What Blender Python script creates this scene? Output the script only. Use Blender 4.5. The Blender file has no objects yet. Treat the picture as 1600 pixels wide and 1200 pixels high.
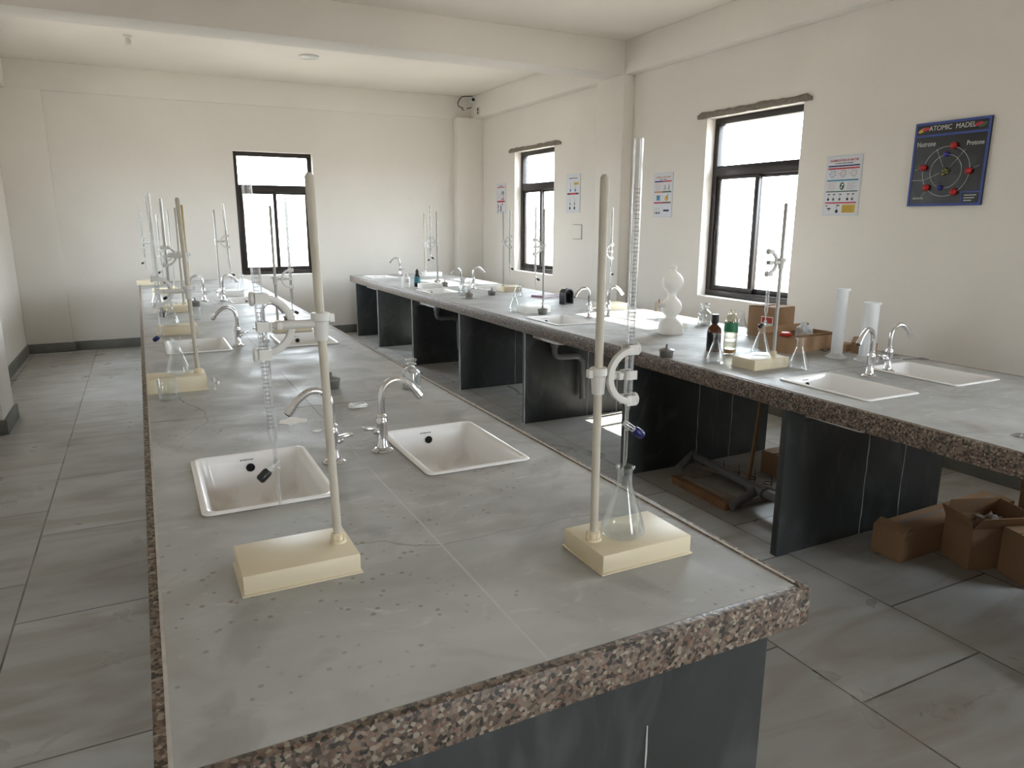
import bpy, bmesh, math, random
from mathutils import Vector, Matrix
random.seed(7)
PI = math.pi
scene = bpy.context.scene
COL = scene.collection

# ---------------------------------------------------------------- camera
F_PX = 1128.0
b = Vector((-586, -258, F_PX)).normalized()
a = Vector((2280, -248, F_PX)); a = (a - a.dot(b)*b).normalized()
u = a.cross(b)
if u.y > 0: u = -u
# image axes (x right, y down, z forward) expressed in the room frame
right = Vector((a.x, b.x, u.x)); down = Vector((a.y, b.y, u.y)); fwd = Vector((a.z, b.z, u.z))
M = Matrix((( right.x, -down.x, -fwd.x, 0), (right.y, -down.y, -fwd.y, 0), (right.z, -down.z, -fwd.z, 1.475), (0, 0, 0, 1)))
cd = bpy.data.cameras.new('camera'); cam = bpy.data.objects.new('camera', cd); COL.objects.link(cam)
cam.matrix_world = M
cd.sensor_width = 36; cd.lens = F_PX*36/1600; cd.clip_start = .05; cd.clip_end = 200
scene.camera = cam

# ---------------------------------------------------------------- light
w = bpy.data.worlds.new('daylight'); scene.world = w; w.use_nodes = True
bg = w.node_tree.nodes['Background']; bg.inputs[1].default_value = 1.0
_tc = w.node_tree.nodes.new('ShaderNodeTexCoord'); _sx = w.node_tree.nodes.new('ShaderNodeSeparateXYZ'); _mr = w.node_tree.nodes.new('ShaderNodeMapRange'); _mx = w.node_tree.nodes.new('ShaderNodeMix')
_mx.data_type = 'RGBA'; _mx.clamp_factor = True; _mr.inputs['From Min'].default_value = -.08; _mr.inputs['From Max'].default_value = .12
_mx.inputs['A'].default_value = (6.2, 5.8, 5.1, 1)        # sunlit sandy ground outside
_mx.inputs['B'].default_value = (19.5, 21.5, 23.5, 1)     # hazy bright sky
w.node_tree.links.new(_tc.outputs['Generated'], _sx.inputs[0]); w.node_tree.links.new(_sx.outputs[2], _mr.inputs['Value'])
w.node_tree.links.new(_mr.outputs[0], _mx.inputs['Factor']); w.node_tree.links.new(_mx.outputs['Result'], bg.inputs[0])
sd = bpy.data.lights.new('sun', 'SUN'); sd.energy = 30; sd.angle = math.radians(.8); sd.color = (1, .95, .86)
sun = bpy.data.objects.new('sun', sd); COL.objects.link(sun); sun.location = (12, 3, 10)
el, az = math.radians(44), math.radians(6)       # sun stands beyond the right wall
S = Vector((math.cos(el)*math.cos(az), math.cos(el)*math.sin(az), math.sin(el)))
sun.rotation_euler = S.to_track_quat('Z', 'Y').to_euler()
def portal(name, loc, rot, sx, sy):
    d = bpy.data.lights.new(name, 'AREA'); d.shape = 'RECTANGLE'; d.size = sx; d.size_y = sy
    o = bpy.data.objects.new(name, d); COL.objects.link(o); o.location = loc; o.rotation_euler = rot
    d.cycles.is_portal = True
for nm, y in (('a', 4.41), ('b', 7.92), ('c', .5)):  # c belongs to the unseen window added for foreground light
    portal('window_portal_'+nm, (4.56, y, 1.575), (0, PI/2, 0), 1.46, 1.0)
portal('window_portal_e', (1.56, 9.82, 1.535), (-PI/2, 0, 0), .95, 1.48)
for nm, y in (('f', 7.4),):  # f belongs to the unseen left window added to light the far wall
    portal('window_portal_'+nm, (-1.49, y, 1.65), (0, -PI/2, 0), 1.3, 1.2)
portal('added_doorway_portal', (2.0, -4.25, 1.1), (PI/2, 0, 0), 1.0, 2.2)  # sits at the doorway added for light from behind the camera
scene.view_settings.view_transform = 'Standard'; scene.view_settings.look = 'None'
scene.view_settings.exposure = 0.22; scene.view_settings.gamma = 1; scene.view_settings.use_curve_mapping = False
scene.cycles.transparent_max_bounces = 32
scene.cycles.max_bounces = 10; scene.cycles.diffuse_bounces = 6

# ---------------------------------------------------------------- materials
def new_mat(name):
    m = bpy.data.materials.new(name); m.use_nodes = True
    nt = m.node_tree; return m, nt, nt.nodes['Principled BSDF']
def mat(name, col, rough=.5, metal=0, noise=.0, scale=8, bump=0, trans=0, ior=1.45, spec=.5):
    m, nt, p = new_mat(name)
    p.inputs['Roughness'].default_value = rough; p.inputs['Metallic'].default_value = metal
    p.inputs['Transmission Weight'].default_value = trans; p.inputs['IOR'].default_value = ior
    p.inputs['Specular IOR Level'].default_value = spec
    tc = nt.nodes.new('ShaderNodeTexCoord')
    n = nt.nodes.new('ShaderNodeTexNoise'); n.inputs['Scale'].default_value = scale; n.inputs['Detail'].default_value = 6
    nt.links.new(tc.outputs['Object'], n.inputs['Vector'])
    r = nt.nodes.new('ShaderNodeMix'); r.data_type = 'RGBA'
    r.inputs['A'].default_value = tuple(max(0, c*(1-noise)) for c in col[:3])+(1,)
    r.inputs['B'].default_value = tuple(min(1, c*(1+noise)) for c in col[:3])+(1,)
    nt.links.new(n.outputs['Fac'], r.inputs['Factor']); nt.links.new(r.outputs['Result'], p.inputs['Base Color'])
    if bump:
        bp = nt.nodes.new('ShaderNodeBump'); bp.inputs['Strength'].default_value = bump; bp.inputs['Distance'].default_value = .01
        nt.links.new(n.outputs['Fac'], bp.inputs['Height']); nt.links.new(bp.outputs['Normal'], p.inputs['Normal'])
    return m
class G:
    """small helper to wire shader nodes"""
    def __init__(s, nt):
        s.nt = nt; s.tc = nt.nodes.new('ShaderNodeTexCoord').outputs['Object']
    def put(s, sock, v):
        if hasattr(v, 'is_output'): s.nt.links.new(v, sock)
        else: sock.default_value = v
    def noise(s, scale, detail=5, dist=0, vec=None, rough=.5):
        n = s.nt.nodes.new('ShaderNodeTexNoise'); s.put(n.inputs['Vector'], vec or s.tc)
        n.inputs['Scale'].default_value = scale; n.inputs['Detail'].default_value = detail
        n.inputs['Distortion'].default_value = dist; n.inputs['Roughness'].default_value = rough
        return n.outputs['Fac']
    def voro(s, scale, out='Distance', vec=None):
        n = s.nt.nodes.new('ShaderNodeTexVoronoi'); s.put(n.inputs['Vector'], vec or s.tc); n.inputs['Scale'].default_value = scale
        return n.outputs[out]
    def ramp(s, v, a, b):
        n = s.nt.nodes.new('ShaderNodeMapRange'); s.put(n.inputs['Value'], v)
        n.inputs['From Min'].default_value = a; n.inputs['From Max'].default_value = b; return n.outputs['Result']
    def mix(s, f, a, b):
        n = s.nt.nodes.new('ShaderNodeMix'); n.data_type = 'RGBA'; s.put(n.inputs['Factor'], f)
        for k, v in (('A', a), ('B', b)):
            s.put(n.inputs[k], v if hasattr(v, 'is_output') else tuple(v)+(1,))
        return n.outputs['Result']
    def math(s, op, a, b=0):
        n = s.nt.nodes.new('ShaderNodeMath'); n.operation = op; s.put(n.inputs[0], a); s.put(n.inputs[1], b); return n.outputs[0]
    def vmap(s, loc=(0, 0, 0), rot=(0, 0, 0), sc=(1, 1, 1)):
        n = s.nt.nodes.new('ShaderNodeMapping'); s.put(n.inputs['Vector'], s.tc)
        n.inputs['Location'].default_value = loc; n.inputs['Rotation'].default_value = rot; n.inputs['Scale'].default_value = sc
        return n.outputs[0]
    def xyz(s):
        n = s.nt.nodes.new('ShaderNodeSeparateXYZ'); s.put(n.inputs[0], s.tc); return n.outputs
    def bump(s, p, h, st, dist=.01):
        n = s.nt.nodes.new('ShaderNodeBump'); s.put(n.inputs['Height'], h); n.inputs['Strength'].default_value = st; n.inputs['Distance'].default_value = dist
        s.nt.links.new(n.outputs[0], p.inputs['Normal'])

def plaster(name, c):
    m, nt, p = new_mat(name); g = G(nt)
    f = g.ramp(g.noise(.7, 6, .3), .3, .7); c2 = tuple(x*.9 for x in c)
    col = g.mix(f, c, c2)
    d = g.ramp(g.noise(3.5, 8, 1.2), .62, .8)
    col = g.mix(g.math('MULTIPLY', d, .25), col, tuple(x*.85 for x in c))
    nt.links.new(col, p.inputs['Base Color']); p.inputs['Roughness'].default_value = .75
    g.bump(p, g.noise(35, 6), .12); return m
M_WALL = plaster('cream_plaster', (.83, .79, .73))
M_CEIL = plaster('ceiling_plaster', (.85, .795, .72))
def slate_top():
    m, nt, p = new_mat('grey_slate_slab'); g = G(nt)
    base = g.mix(g.ramp(g.noise(1.3, 8, .6), .35, .65), (.435, .44, .432), (.32, .322, .312))
    st = g.vmap(sc=(1.0, 2.0, 1), rot=(0, 0, .35))
    base = g.mix(g.math('MULTIPLY', g.ramp(g.noise(2.2, 8, 1.5, st), .45, .75), .6), base, (.54, .545, .54))
    # brown stains and rust dots
    base = g.mix(g.math('MULTIPLY', g.ramp(g.noise(2.6, 4, .8, g.vmap(loc=(3, 1, 0))), .6, .75), .55), base, (.22, .175, .13))
    dk = g.math('MULTIPLY', g.ramp(g.noise(2.1, 8, 1.2, g.vmap(loc=(7, 3, 0), sc=(1.3, 1, 1))), .52, .6), .42)
    base = g.mix(g.math('MULTIPLY', g.ramp(g.noise(4.5, 8, 1.5, g.vmap(loc=(2, 6, 0))), .5, .7), .35), base, (.30, .265, .245))
    base = g.mix(g.math('MULTIPLY', g.ramp(g.noise(7, 8, 2, g.vmap(loc=(4, 1, 0), sc=(1, 2, 1))), .6, .72), .5), base, (.58, .58, .57))
    base = g.mix(dk, base, (.21, .205, .195))
    dots = g.math('MULTIPLY', g.ramp(g.math('SUBTRACT', g.voro(36), g.math('MULTIPLY', g.noise(14, 2), .30)), .03, -.03), g.ramp(g.noise(2.1, 3, 0, g.vmap(loc=(5.2, 2, 0))), .5, .6))
    base = g.mix(g.math('MULTIPLY', dots, .65), base, (.19, .125, .08))
    wd = g.math('MULTIPLY', g.ramp(g.voro(21, vec=g.vmap(loc=(.3, .7, 0), sc=(1, 1.5, 1))), .1, .05), g.ramp(g.noise(1.7, 3, 0, g.vmap(loc=(9, 4, 0))), .52, .6))
    base = g.mix(g.math('MULTIPLY', wd, .7), base, (.5, .5, .48))
    # joints: one long centre joint, cross joints every 1.22 m, wandering a little
    x, y, z = g.xyz()
    wob = g.math('MULTIPLY', g.math('SUBTRACT', g.noise(1.5, 4), .5), .05)
    cx = g.math('ABSOLUTE', g.math('ADD', x, g.math('MULTIPLY', wob, .12)))
    cy = g.math('ABSOLUTE', g.math('SUBTRACT', g.math('FRACT', g.math('ADD', g.math('DIVIDE', y, 2.3), g.math('ADD', g.math('MULTIPLY', wob, .8), 20.513))), .5))
    crv = nt.nodes.new('ShaderNodeTexVoronoi'); crv.feature = 'DISTANCE_TO_EDGE'; crv.inputs['Scale'].default_value = .75
    wn = nt.nodes.new('ShaderNodeTexNoise'); wn.inputs['Scale'].default_value = 2.2; wn.inputs['Detail'].default_value = 7; nt.links.new(g.tc, wn.inputs['Vector'])
    wm = nt.nodes.new('ShaderNodeMix'); wm.data_type = 'RGBA'; wm.inputs['Factor'].default_value = .22; nt.links.new(g.tc, wm.inputs['A']); nt.links.new(wn.outputs['Color'], wm.inputs['B']); nt.links.new(wm.outputs['Result'], crv.inputs['Vector'])
    crk = g.math('MULTIPLY', g.ramp(crv.outputs['Distance'], .0028, .0008), g.ramp(g.noise(.8, 3, 0, g.vmap(loc=(1, 8, 0))), .47, .56))
    base = g.mix(g.math('MULTIPLY', crk, .7), base, (.13, .12, .11))
    ln = g.math('MAXIMUM', g.ramp(cx, .0034, .0014), g.ramp(cy, .0032, .0012))
    base = g.mix(g.math('MULTIPLY', ln, .7), base, g.mix(g.ramp(g.noise(.9, 3), .45, .55), (.10, .095, .09), (.55, .53, .5)))
    nt.links.new(base, p.inputs['Base Color'])
    nt.links.new(g.ramp(g.noise(4, 6, .8), -.35, 1.25), p.inputs['Roughness'])
    p.inputs['Specular IOR Level'].default_value = .8
    g.bump(p, g.math('SUBTRACT', g.noise(6, 4, 1), ln), .06, .004); return m
M_SLATE = slate_top()
def terrazzo():
    m, nt, p = new_mat('speckled_granite_edge'); g = G(nt)
    c = g.voro(150, 'Color'); sep = nt.nodes.new('ShaderNodeSeparateColor'); nt.links.new(c, sep.inputs[0])
    col = g.mix(g.ramp(sep.outputs[0], .15, .85), (.03, .026, .022), (.20, .15, .115))
    col = g.mix(g.math('MULTIPLY', g.ramp(sep.outputs[1], .82, .9), .6), col, (.42, .38, .3))
    col = g.mix(g.math('MULTIPLY', g.ramp(sep.outputs[2], .8, .88), .6), col, (.2, .11, .075))
    nt.links.new(col, p.inputs['Base Color']); p.inputs['Roughness'].default_value = .45
    return m
M_TERR = terrazzo()
M_RIDGE_SHEEN = mat('painted_ridge_sheen', (.46, .42, .38), .6, noise=.35, scale=30)  # pale tone paints the bright reflection along the edge band's ridge
def panel_mat():
    m, nt, p = new_mat('dark_stone_panel'); g = G(nt)
    col = g.mix(g.ramp(g.noise(1.8, 8, .8), .3, .7), (.022, .025, .024), (.05, .056, .056))
    col = g.mix(g.math('MULTIPLY', g.ramp(g.noise(5, 8, 2.5, g.vmap(sc=(1, 1, .5))), .52, .7), .4), col, (.10, .11, .11))
    nt.links.new(col, p.inputs['Base Color']); p.inputs['Roughness'].default_value = .42; g.bump(p, g.noise(9, 8), .1)
    return m
M_PANEL = panel_mat()
def floor_mat():
    m, nt, p = new_mat('kota_stone_floor'); g = G(nt)
    v = g.vmap(loc=(.1, .055, 0), rot=(0, 0, -PI/2))
    br = nt.nodes.new('ShaderNodeTexBrick'); nt.links.new(v, br.inputs['Vector'])
    br.inputs['Scale'].default_value = 1; br.inputs['Brick Width'].default_value = .86; br.inputs['Row Height'].default_value = .61
    br.inputs['Mortar Size'].default_value = .004; br.inputs['Mortar Smooth'].default_value = .2; br.offset = .4
    br.inputs['Color1'].default_value = (.46, .462, .452, 1); br.inputs['Color2'].default_value = (.31, .306, .295, 1); br.inputs['Mortar'].default_value = (.085, .075, .065, 1)
    s = g.noise(2.2, 8, 1.5, g.vmap(sc=(.6, 2.4, 1)))
    col = g.mix(g.math('MULTIPLY', g.ramp(s, .42, .66), .62), br.outputs['Color'], (.27, .225, .18))
    col = g.mix(g.math('MULTIPLY', g.ramp(g.noise(1.4, 8, 1, g.vmap(loc=(2, 5, 0))), .52, .75), .45), col, (.54, .54, .53))
    nt.links.new(col, p.inputs['Base Color'])
    nt.links.new(g.ramp(g.noise(3, 6, 1), -.1, 1.5), p.inputs['Roughness'])
    g.bump(p, g.math('SUBTRACT', g.math('MULTIPLY', g.noise(5, 8, 1), .5), br.outputs['Fac']), .2, .004); return m
M_FLOOR = floor_mat()
M_SKIRT = mat('grey_stone_skirting', (.16, .16, .145), .55, noise=.45, scale=5)
M_CEMENT = mat('raw_cement', (.23, .205, .17), .95, noise=.5, scale=40, bump=.8)
M_FRAME = mat('dark_brown_aluminium', (.022, .016, .014), .38, noise=.2)
M_FRAME2 = mat('black_window_gasket', (.012, .01, .01), .5)
M_SINK = mat('white_glazed_ceramic', (.80, .78, .76), .12, noise=.03, scale=4)
def sink_mat():
    m, nt, p = new_mat('stained_glazed_ceramic'); g = G(nt); x, y, z = g.xyz()
    low = g.ramp(z, -.06, -.15)
    st = g.math('MULTIPLY', low, g.ramp(g.noise(6, 6, 1), .42, .72))
    col = g.mix(g.math('MULTIPLY', st, .7), (.88, .87, .865), (.42, .27, .15))
    nt.links.new(col, p.inputs['Base Color']); p.inputs['Roughness'].default_value = .15; return m
M_SINK = sink_mat()
M_DARK = mat('dark_drain_metal', (.03, .022, .018), .5)
M_HOLE = mat('black_hole', (.01, .01, .01), .8)
M_MARK = mat('grey_print', (.16, .16, .18), .6)
M_CHROME = mat('chrome', (.72, .72, .74), .14, 1, noise=.06, scale=20)
M_PIPE = mat('grey_pipe_plastic', (.16, .16, .165), .5, noise=.15)
M_CREAM = mat('cream_plastic', (.72, .635, .465), .42, noise=.07, scale=6)
M_CREAM2 = mat('white_plastic', (.84, .83, .80), .4, noise=.05, scale=6)
M_ROD = mat('painted_rod', (.51, .475, .40), .35, noise=.12, scale=15)
M_ROD2 = mat('yellowed_rod', (.50, .36, .14), .35, noise=.2, scale=12)
M_RODG = mat('steel_rod', (.42, .41, .39), .3, .3, noise=.1)
M_CLAMP = mat('milky_clamp_plastic', (.66, .655, .63), .3, noise=.04)
M_BLACK = mat('black_plastic', (.012, .012, .013), .35)
M_BLUE = mat('navy_plastic', (.010, .014, .10), .3)
def translucent(name, col, f=.35, rough=.4):
    m = mat(name, col, rough); nt = m.node_tree; p = nt.nodes['Principled BSDF']
    tl = nt.nodes.new('ShaderNodeBsdfTranslucent'); tl.inputs[0].default_value = tuple(col)+(1,)
    mx = nt.nodes.new('ShaderNodeMixShader'); mx.inputs[0].default_value = f
    nt.links.new(p.outputs[0], mx.inputs[1]); nt.links.new(tl.outputs[0], mx.inputs[2]); nt.links.new(mx.outputs[0], nt.nodes['Material Output'].inputs[0]); return m
M_MILK = translucent('milky_polythene', (.96, .945, .91), .25)
M_PP = translucent('frosted_cylinder_plastic', (.95, .97, .99), .45)
M_CARD = mat('brown_cardboard', (.36, .225, .13), .85, noise=.14, scale=5)
M_CARD2 = mat('cardboard_inside', (.27, .175, .105), .9, noise=.15, scale=5)
M_TAPE = mat('brown_packing_tape', (.25, .20, .17), .35)
M_WOOD = mat('stained_wood', (.20, .105, .05), .6, noise=.35, scale=12)
M_WOOD2 = mat('pale_wood', (.30, .25, .21), .7, noise=.3, scale=14)
M_PAPER = mat('white_paper', (.9, .9, .89), .8)
M_RED = mat('red_plastic', (.55, .05, .04), .4)
M_BURN = mat('dull_aluminium', (.24, .235, .22), .38, .7, noise=.2, scale=30)
M_PURPLE = mat('pink_book_cover', (.30, .13, .24), .5)
M_GROUT = mat('white_grout', (.5, .5, .48), .9, noise=.2, scale=60)
M_STEEL = mat('tool_steel', (.45, .45, .46), .25, 1)
M_DUST = mat('crumpled_plastic', (.62, .66, .70), .35, noise=.1)
def glass(name, tint=(1, 1, 1), edge=.75, face=.03, white=(.85, .87, .88)):
    m, nt, p = new_mat(name)
    p.inputs['Base Color'].default_value = white+(1,); p.inputs['Roughness'].default_value = .06; p.inputs['Specular IOR Level'].default_value = 1.0
    tr = nt.nodes.new('ShaderNodeBsdfTransparent'); tr.inputs[0].default_value = tint+(1,)
    lw = nt.nodes.new('ShaderNodeLayerWeight'); lw.inputs[0].default_value = .35
    mr = nt.nodes.new('ShaderNodeMapRange'); mr.inputs['From Min'].default_value = .05; mr.inputs['From Max'].default_value = .95
    mr.inputs['To Min'].default_value = face; mr.inputs['To Max'].default_value = edge
    gl = nt.nodes.new('ShaderNodeBsdfGlossy'); gl.inputs['Roughness'].default_value = .03
    mx0 = nt.nodes.new('ShaderNodeMixShader'); mx0.inputs[0].default_value = .35
    nt.links.new(gl.outputs[0], mx0.inputs[1]); nt.links.new(p.outputs[0], mx0.inputs[2])
    mx = nt.nodes.new('ShaderNodeMixShader')
    nt.links.new(lw.outputs['Facing'], mr.inputs['Value']); nt.links.new(mr.outputs[0], mx.inputs[0])
    nt.links.new(tr.outputs[0], mx.inputs[1]); nt.links.new(mx0.outputs[0], mx.inputs[2])
    nt.links.new(mx.outputs[0], nt.nodes['Material Output'].inputs[0]); return m
M_GLASS = glass('lab_glass', (.97, .98, .98), .55, .035)
M_BUR = glass('burette_glass', (.95, .955, .96), 1.0, .10, (.95, .96, .97))
M_BURF = glass('burette_milk_glass', (.92, .93, .93), .95, .5, (.92, .92, .90))
M_PANE = glass('window_glass', (.98, .99, .99), .5, .02)
M_AMBER = mat('amber_glass', (.10, .028, .006), .08, noise=.1)
M_DARKGL = mat('dark_bottle_glass', (.012, .010, .012), .1)
M_WATER = glass('pet_bottle', (.95, .94, .88), .6, .08, (.85, .84, .78))
M_GREEN = mat('green_label', (.03, .18, .09), .4, noise=.3, scale=30)
M_TEAL = mat('teal_label', (.05, .22, .27), .45)
M_CLOUD = glass('cloudy_glass', (.9, .91, .91), .8, .42)

# ---------------------------------------------------------------- mesh building
class MB:
    def __init__(s): s.v = []; s.f = []; s.m = []; s.mats = []
    def mi(s, m):
        if m not in s.mats: s.mats.append(m)
        return s.mats.index(m)
    def add(s, vs, fs, m, mtx=None):
        k = len(s.v)
        s.v += [tuple(mtx @ Vector(v)) if mtx else tuple(v) for v in vs]
        s.f += [tuple(k+i for i in f) for f in fs]; s.m += [s.mi(m)]*len(fs)
    def box(s, x0, x1, y0, y1, z0, z1, m, mtx=None):
        vs = [(x, y, z) for z in (z0, z1) for y in (y0, y1) for x in (x0, x1)]
        s.add(vs, [(0, 2, 3, 1), (4, 5, 7, 6), (0, 1, 5, 4), (2, 6, 7, 3), (0, 4, 6, 2), (1, 3, 7, 5)], m, mtx)
    def lathe(s, prof, m, c=(0, 0, 0), n=24, mtx=None, closed=False):
        vs = []; fs = []; rings = []
        for r, z in prof:
            if r < 1e-6: rings.append([len(vs)]); vs.append((c[0], c[1], c[2]+z))
            else:
                rings.append(list(range(len(vs), len(vs)+n)))
                vs += [(c[0]+r*math.cos(2*PI*i/n), c[1]+r*math.sin(2*PI*i/n), c[2]+z) for i in range(n)]
        pr = list(zip(rings, rings[1:]))
        if closed: pr.append((rings[-1], rings[0]))
        for A, B in pr:
            for i in range(n):
                j = (i+1) % n
                if len(A) == 1 and len(B) == 1: continue
                if len(A) == 1: fs.append((A[0], B[j], B[i]))
                elif len(B) == 1: fs.append((A[i], A[j], B[0]))
                else: fs.append((A[i], A[j], B[j], B[i]))
        s.add(vs, fs, m, mtx)
    def tube(s, pts, r, m, n=12, caps=True, closed=False, mtx=None):
        pts = [Vector(p) for p in pts]; N = len(pts)
        rr = r if isinstance(r, (list, tuple)) else [r]*N
        T = []
        for i in range(N):
            if closed: t = pts[(i+1) % N]-pts[i-1]
            else: t = pts[min(i+1, N-1)]-pts[max(i-1, 0)]
            T.append(t.normalized())
        up = Vector((0, 0, 1)) if abs(T[0].z) < .9 else Vector((1, 0, 0))
        nrm = (up-T[0]*up.dot(T[0])).normalized(); vs = []; fs = []
        for i in range(N):
            nrm = (nrm-T[i]*nrm.dot(T[i])).normalized(); bn = T[i].cross(nrm)
            for k in range(n):
                t = 2*PI*k/n; vs.append(pts[i]+(nrm*math.cos(t)+bn*math.sin(t))*rr[i])
        for i in range(N if closed else N-1):
            j = (i+1) % N
            for k in range(n): fs.append((i*n+k, i*n+(k+1) % n, j*n+(k+1) % n, j*n+k))
        if caps and not closed:
            fs.append(tuple(reversed(range(n)))); fs.append(tuple(range((N-1)*n, N*n)))
        s.add(vs, fs, m, mtx)
    def prism(s, poly, z0, z1, m, mtx=None):
        n = len(poly); vs = [(x, y, z0) for x, y in poly]+[(x, y, z1) for x, y in poly]
        s.add(vs, [tuple(reversed(range(n))), tuple(range(n, 2*n))]+[(i, (i+1) % n, n+(i+1) % n, n+i) for i in range(n)], m, mtx)
    def grid(s, xs, ys, z0, z1, m, hole, swap=None):
        """slab cut into cells, leaving out the cells hole() names; swap maps (x,y,z)->world axes"""
        f = swap or (lambda x, y, z: (x, y, z)); idx = {}; vs = []; fs = []
        def V(i, j, k):
            if (i, j, k) not in idx: idx[(i, j, k)] = len(vs); vs.append(f(xs[i], ys[j], (z0, z1)[k]))
            return idx[(i, j, k)]
        nx, ny = len(xs)-1, len(ys)-1
        solid = lambda i, j: 0 <= i < nx and 0 <= j < ny and not hole((xs[i]+xs[i+1])/2, (ys[j]+ys[j+1])/2)
        for i in range(nx):
            for j in range(ny):
                if not solid(i, j): continue
                fs.append((V(i, j, 1), V(i+1, j, 1), V(i+1, j+1, 1), V(i, j+1, 1)))
                fs.append((V(i, j, 0), V(i, j+1, 0), V(i+1, j+1, 0), V(i+1, j, 0)))
                if not solid(i-1, j): fs.append((V(i, j, 0), V(i, j, 1), V(i, j+1, 1), V(i, j+1, 0)))
                if not solid(i+1, j): fs.append((V(i+1, j, 0), V(i+1, j+1, 0), V(i+1, j+1, 1), V(i+1, j, 1)))
                if not solid(i, j-1): fs.append((V(i, j, 0), V(i+1, j, 0), V(i+1, j, 1), V(i, j, 1)))
                if not solid(i, j+1): fs.append((V(i, j+1, 0), V(i, j+1, 1), V(i+1, j+1, 1), V(i+1, j+1, 0)))
        s.add(vs, fs, m)
    def build(s, name, parent=None, bevel=0, smooth=True, loc=None, angle=40, segs=2):
        me = bpy.data.meshes.new(name); me.from_pydata(s.v, [], s.f)
        for m in s.mats: me.materials.append(m)
        for p, i in zip(me.polygons, s.m): p.material_index = i
        bm = bmesh.new(); bm.from_mesh(me)
        bmesh.ops.recalc_face_normals(bm, faces=bm.faces)
        if bevel:
            es = [e for e in bm.edges if len(e.link_faces) == 2 and e.calc_face_angle(0) > .6]
            bmesh.ops.bevel(bm, geom=es, offset=bevel, segments=segs, affect='EDGES', profile=.5, clamp_overlap=True)
        bm.to_mesh(me); bm.free()
        if smooth:
            for p in me.polygons: p.use_smooth = True
            me.set_sharp_from_angle(angle=math.radians(angle))
        o = bpy.data.objects.new(name, me); COL.objects.link(o)
        if parent: o.parent = parent
        if loc: o.location = loc
        return o
def info(o, label, cat, group=None, kind=None):
    o['label'] = label; o['category'] = cat
    if group: o['group'] = group
    if kind: o['kind'] = kind
    return o
def empty(name, loc, label, cat, rz=0, group=None, kind=None):
    o = bpy.data.objects.new(name, None); COL.objects.link(o); o.location = loc; o.rotation_euler = (0, 0, rz)
    o.empty_display_size = .05
    return info(o, label, cat, group, kind)
def single(mb, name, label, cat, loc=(0, 0, 0), rz=0, group=None, kind=None, **k):
    o = mb.build(name, **k); o.location = loc; o.rotation_euler = (0, 0, rz); return info(o, label, cat, group, kind)
def dup(root, loc, rz, label, group=None):
    r = root.copy(); COL.objects.link(r); r.location = loc; r.rotation_euler = (0, 0, rz); r['label'] = label
    if group: r['group'] = group
    for ch in list(root.children):
        c = ch.copy(); COL.objects.link(c); c.parent = r
        for g2 in ch.children:
            d = g2.copy(); COL.objects.link(d); d.parent = c
    return r
def text(name, s, size, m, parent, mtx, ext=.0006, sx=1):
    """lettering as a thin mesh; mtx places a text lying in its own xy plane"""
    cu = bpy.data.curves.new(name, 'FONT'); cu.body = s; cu.size = size; cu.extrude = ext; cu.align_x = 'CENTER'; cu.align_y = 'CENTER'
    t = bpy.data.objects.new(name, cu); COL.objects.link(t)
    dg = bpy.context.evaluated_depsgraph_get(); me = bpy.data.meshes.new_from_object(t.evaluated_get(dg))
    bpy.data.objects.remove(t); me.transform(Matrix.Diagonal((sx, 1, 1, 1))); me.transform(mtx); me.materials.clear(); me.materials.append(m)
    o = bpy.data.objects.new(name, me); COL.objects.link(o); o.parent = parent; return o
def arc(c, r, a0, a1, n, plane='xz'):
    out = []
    for i in range(n+1):
        t = a0+(a1-a0)*i/n
        out.append((c[0]+r*math.cos(t), c[1], c[2]+r*math.sin(t)) if plane == 'xz' else (c[0]+r*math.cos(t), c[1]+r*math.sin(t), c[2]))
    return out

# ---------------------------------------------------------------- room
XL, XR, YF, YB, ZC = -1.23, 4.30, 9.55, -4.0, 3.095
mb = MB(); mb.box(XL-.2, XR+.2, YB-.2, YF+.2, -.1, 0, M_FLOOR); single(mb, 'floor', 'grey stone slab floor of the laboratory', 'floor', kind='structure', smooth=False)
mb = MB(); mb.box(XL-.2, XR+.2, YB-.2, YF+.2, ZC, ZC+.15, M_CEIL); single(mb, 'ceiling', 'cream plastered ceiling over the whole room', 'ceiling', kind='structure', smooth=False)
WZ0, WZ1 = .843, 2.303
W_RIGHT = [(3.91, 4.91), (7.43, 8.42), (0, 1.0)]  # last opening: unseen window added to brighten the foreground
ys = sorted([YB-.2, YF+.25]+[v for p in W_RIGHT for v in p])
mb = MB(); mb.grid(ys, [0, WZ0, WZ1, ZC], XR, XR+.2, M_WALL, lambda y, z: WZ0 < z < WZ1 and any(p[0] < y < p[1] for p in W_RIGHT), lambda y, z, x: (x, y, z))
single(mb, 'wall_right', 'long cream wall on the right with the two tall windows', 'wall', kind='structure', smooth=False)
F0, F1, FZ0, FZ1 = 1.095, 2.03, .795, 2.275
mb = MB(); mb.grid([XL, F0, F1, XR], [0, FZ0, FZ1, ZC], YF, YF+.2, M_WALL, lambda x, z: F0 < x < F1 and FZ0 < z < FZ1, lambda x, z, y: (x, y, z))
single(mb, 'wall_back', 'cream wall at the far end with one tall window', 'wall', kind='structure', smooth=False)
mb = MB(); mb.grid([YB-.2, 6.8, 8.0, YF+.25], [0, 1.0, 2.3, ZC], XL-.2, XL, M_WALL, lambda y, z: 6.8 < y < 8.0 and 1 < z < 2.3, lambda y, z, x: (x, y, z))  # opening for an unseen window added to light the far wall
single(mb, 'wall_left', 'cream wall along the left side of the room', 'wall', kind='structure', smooth=False)
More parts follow.
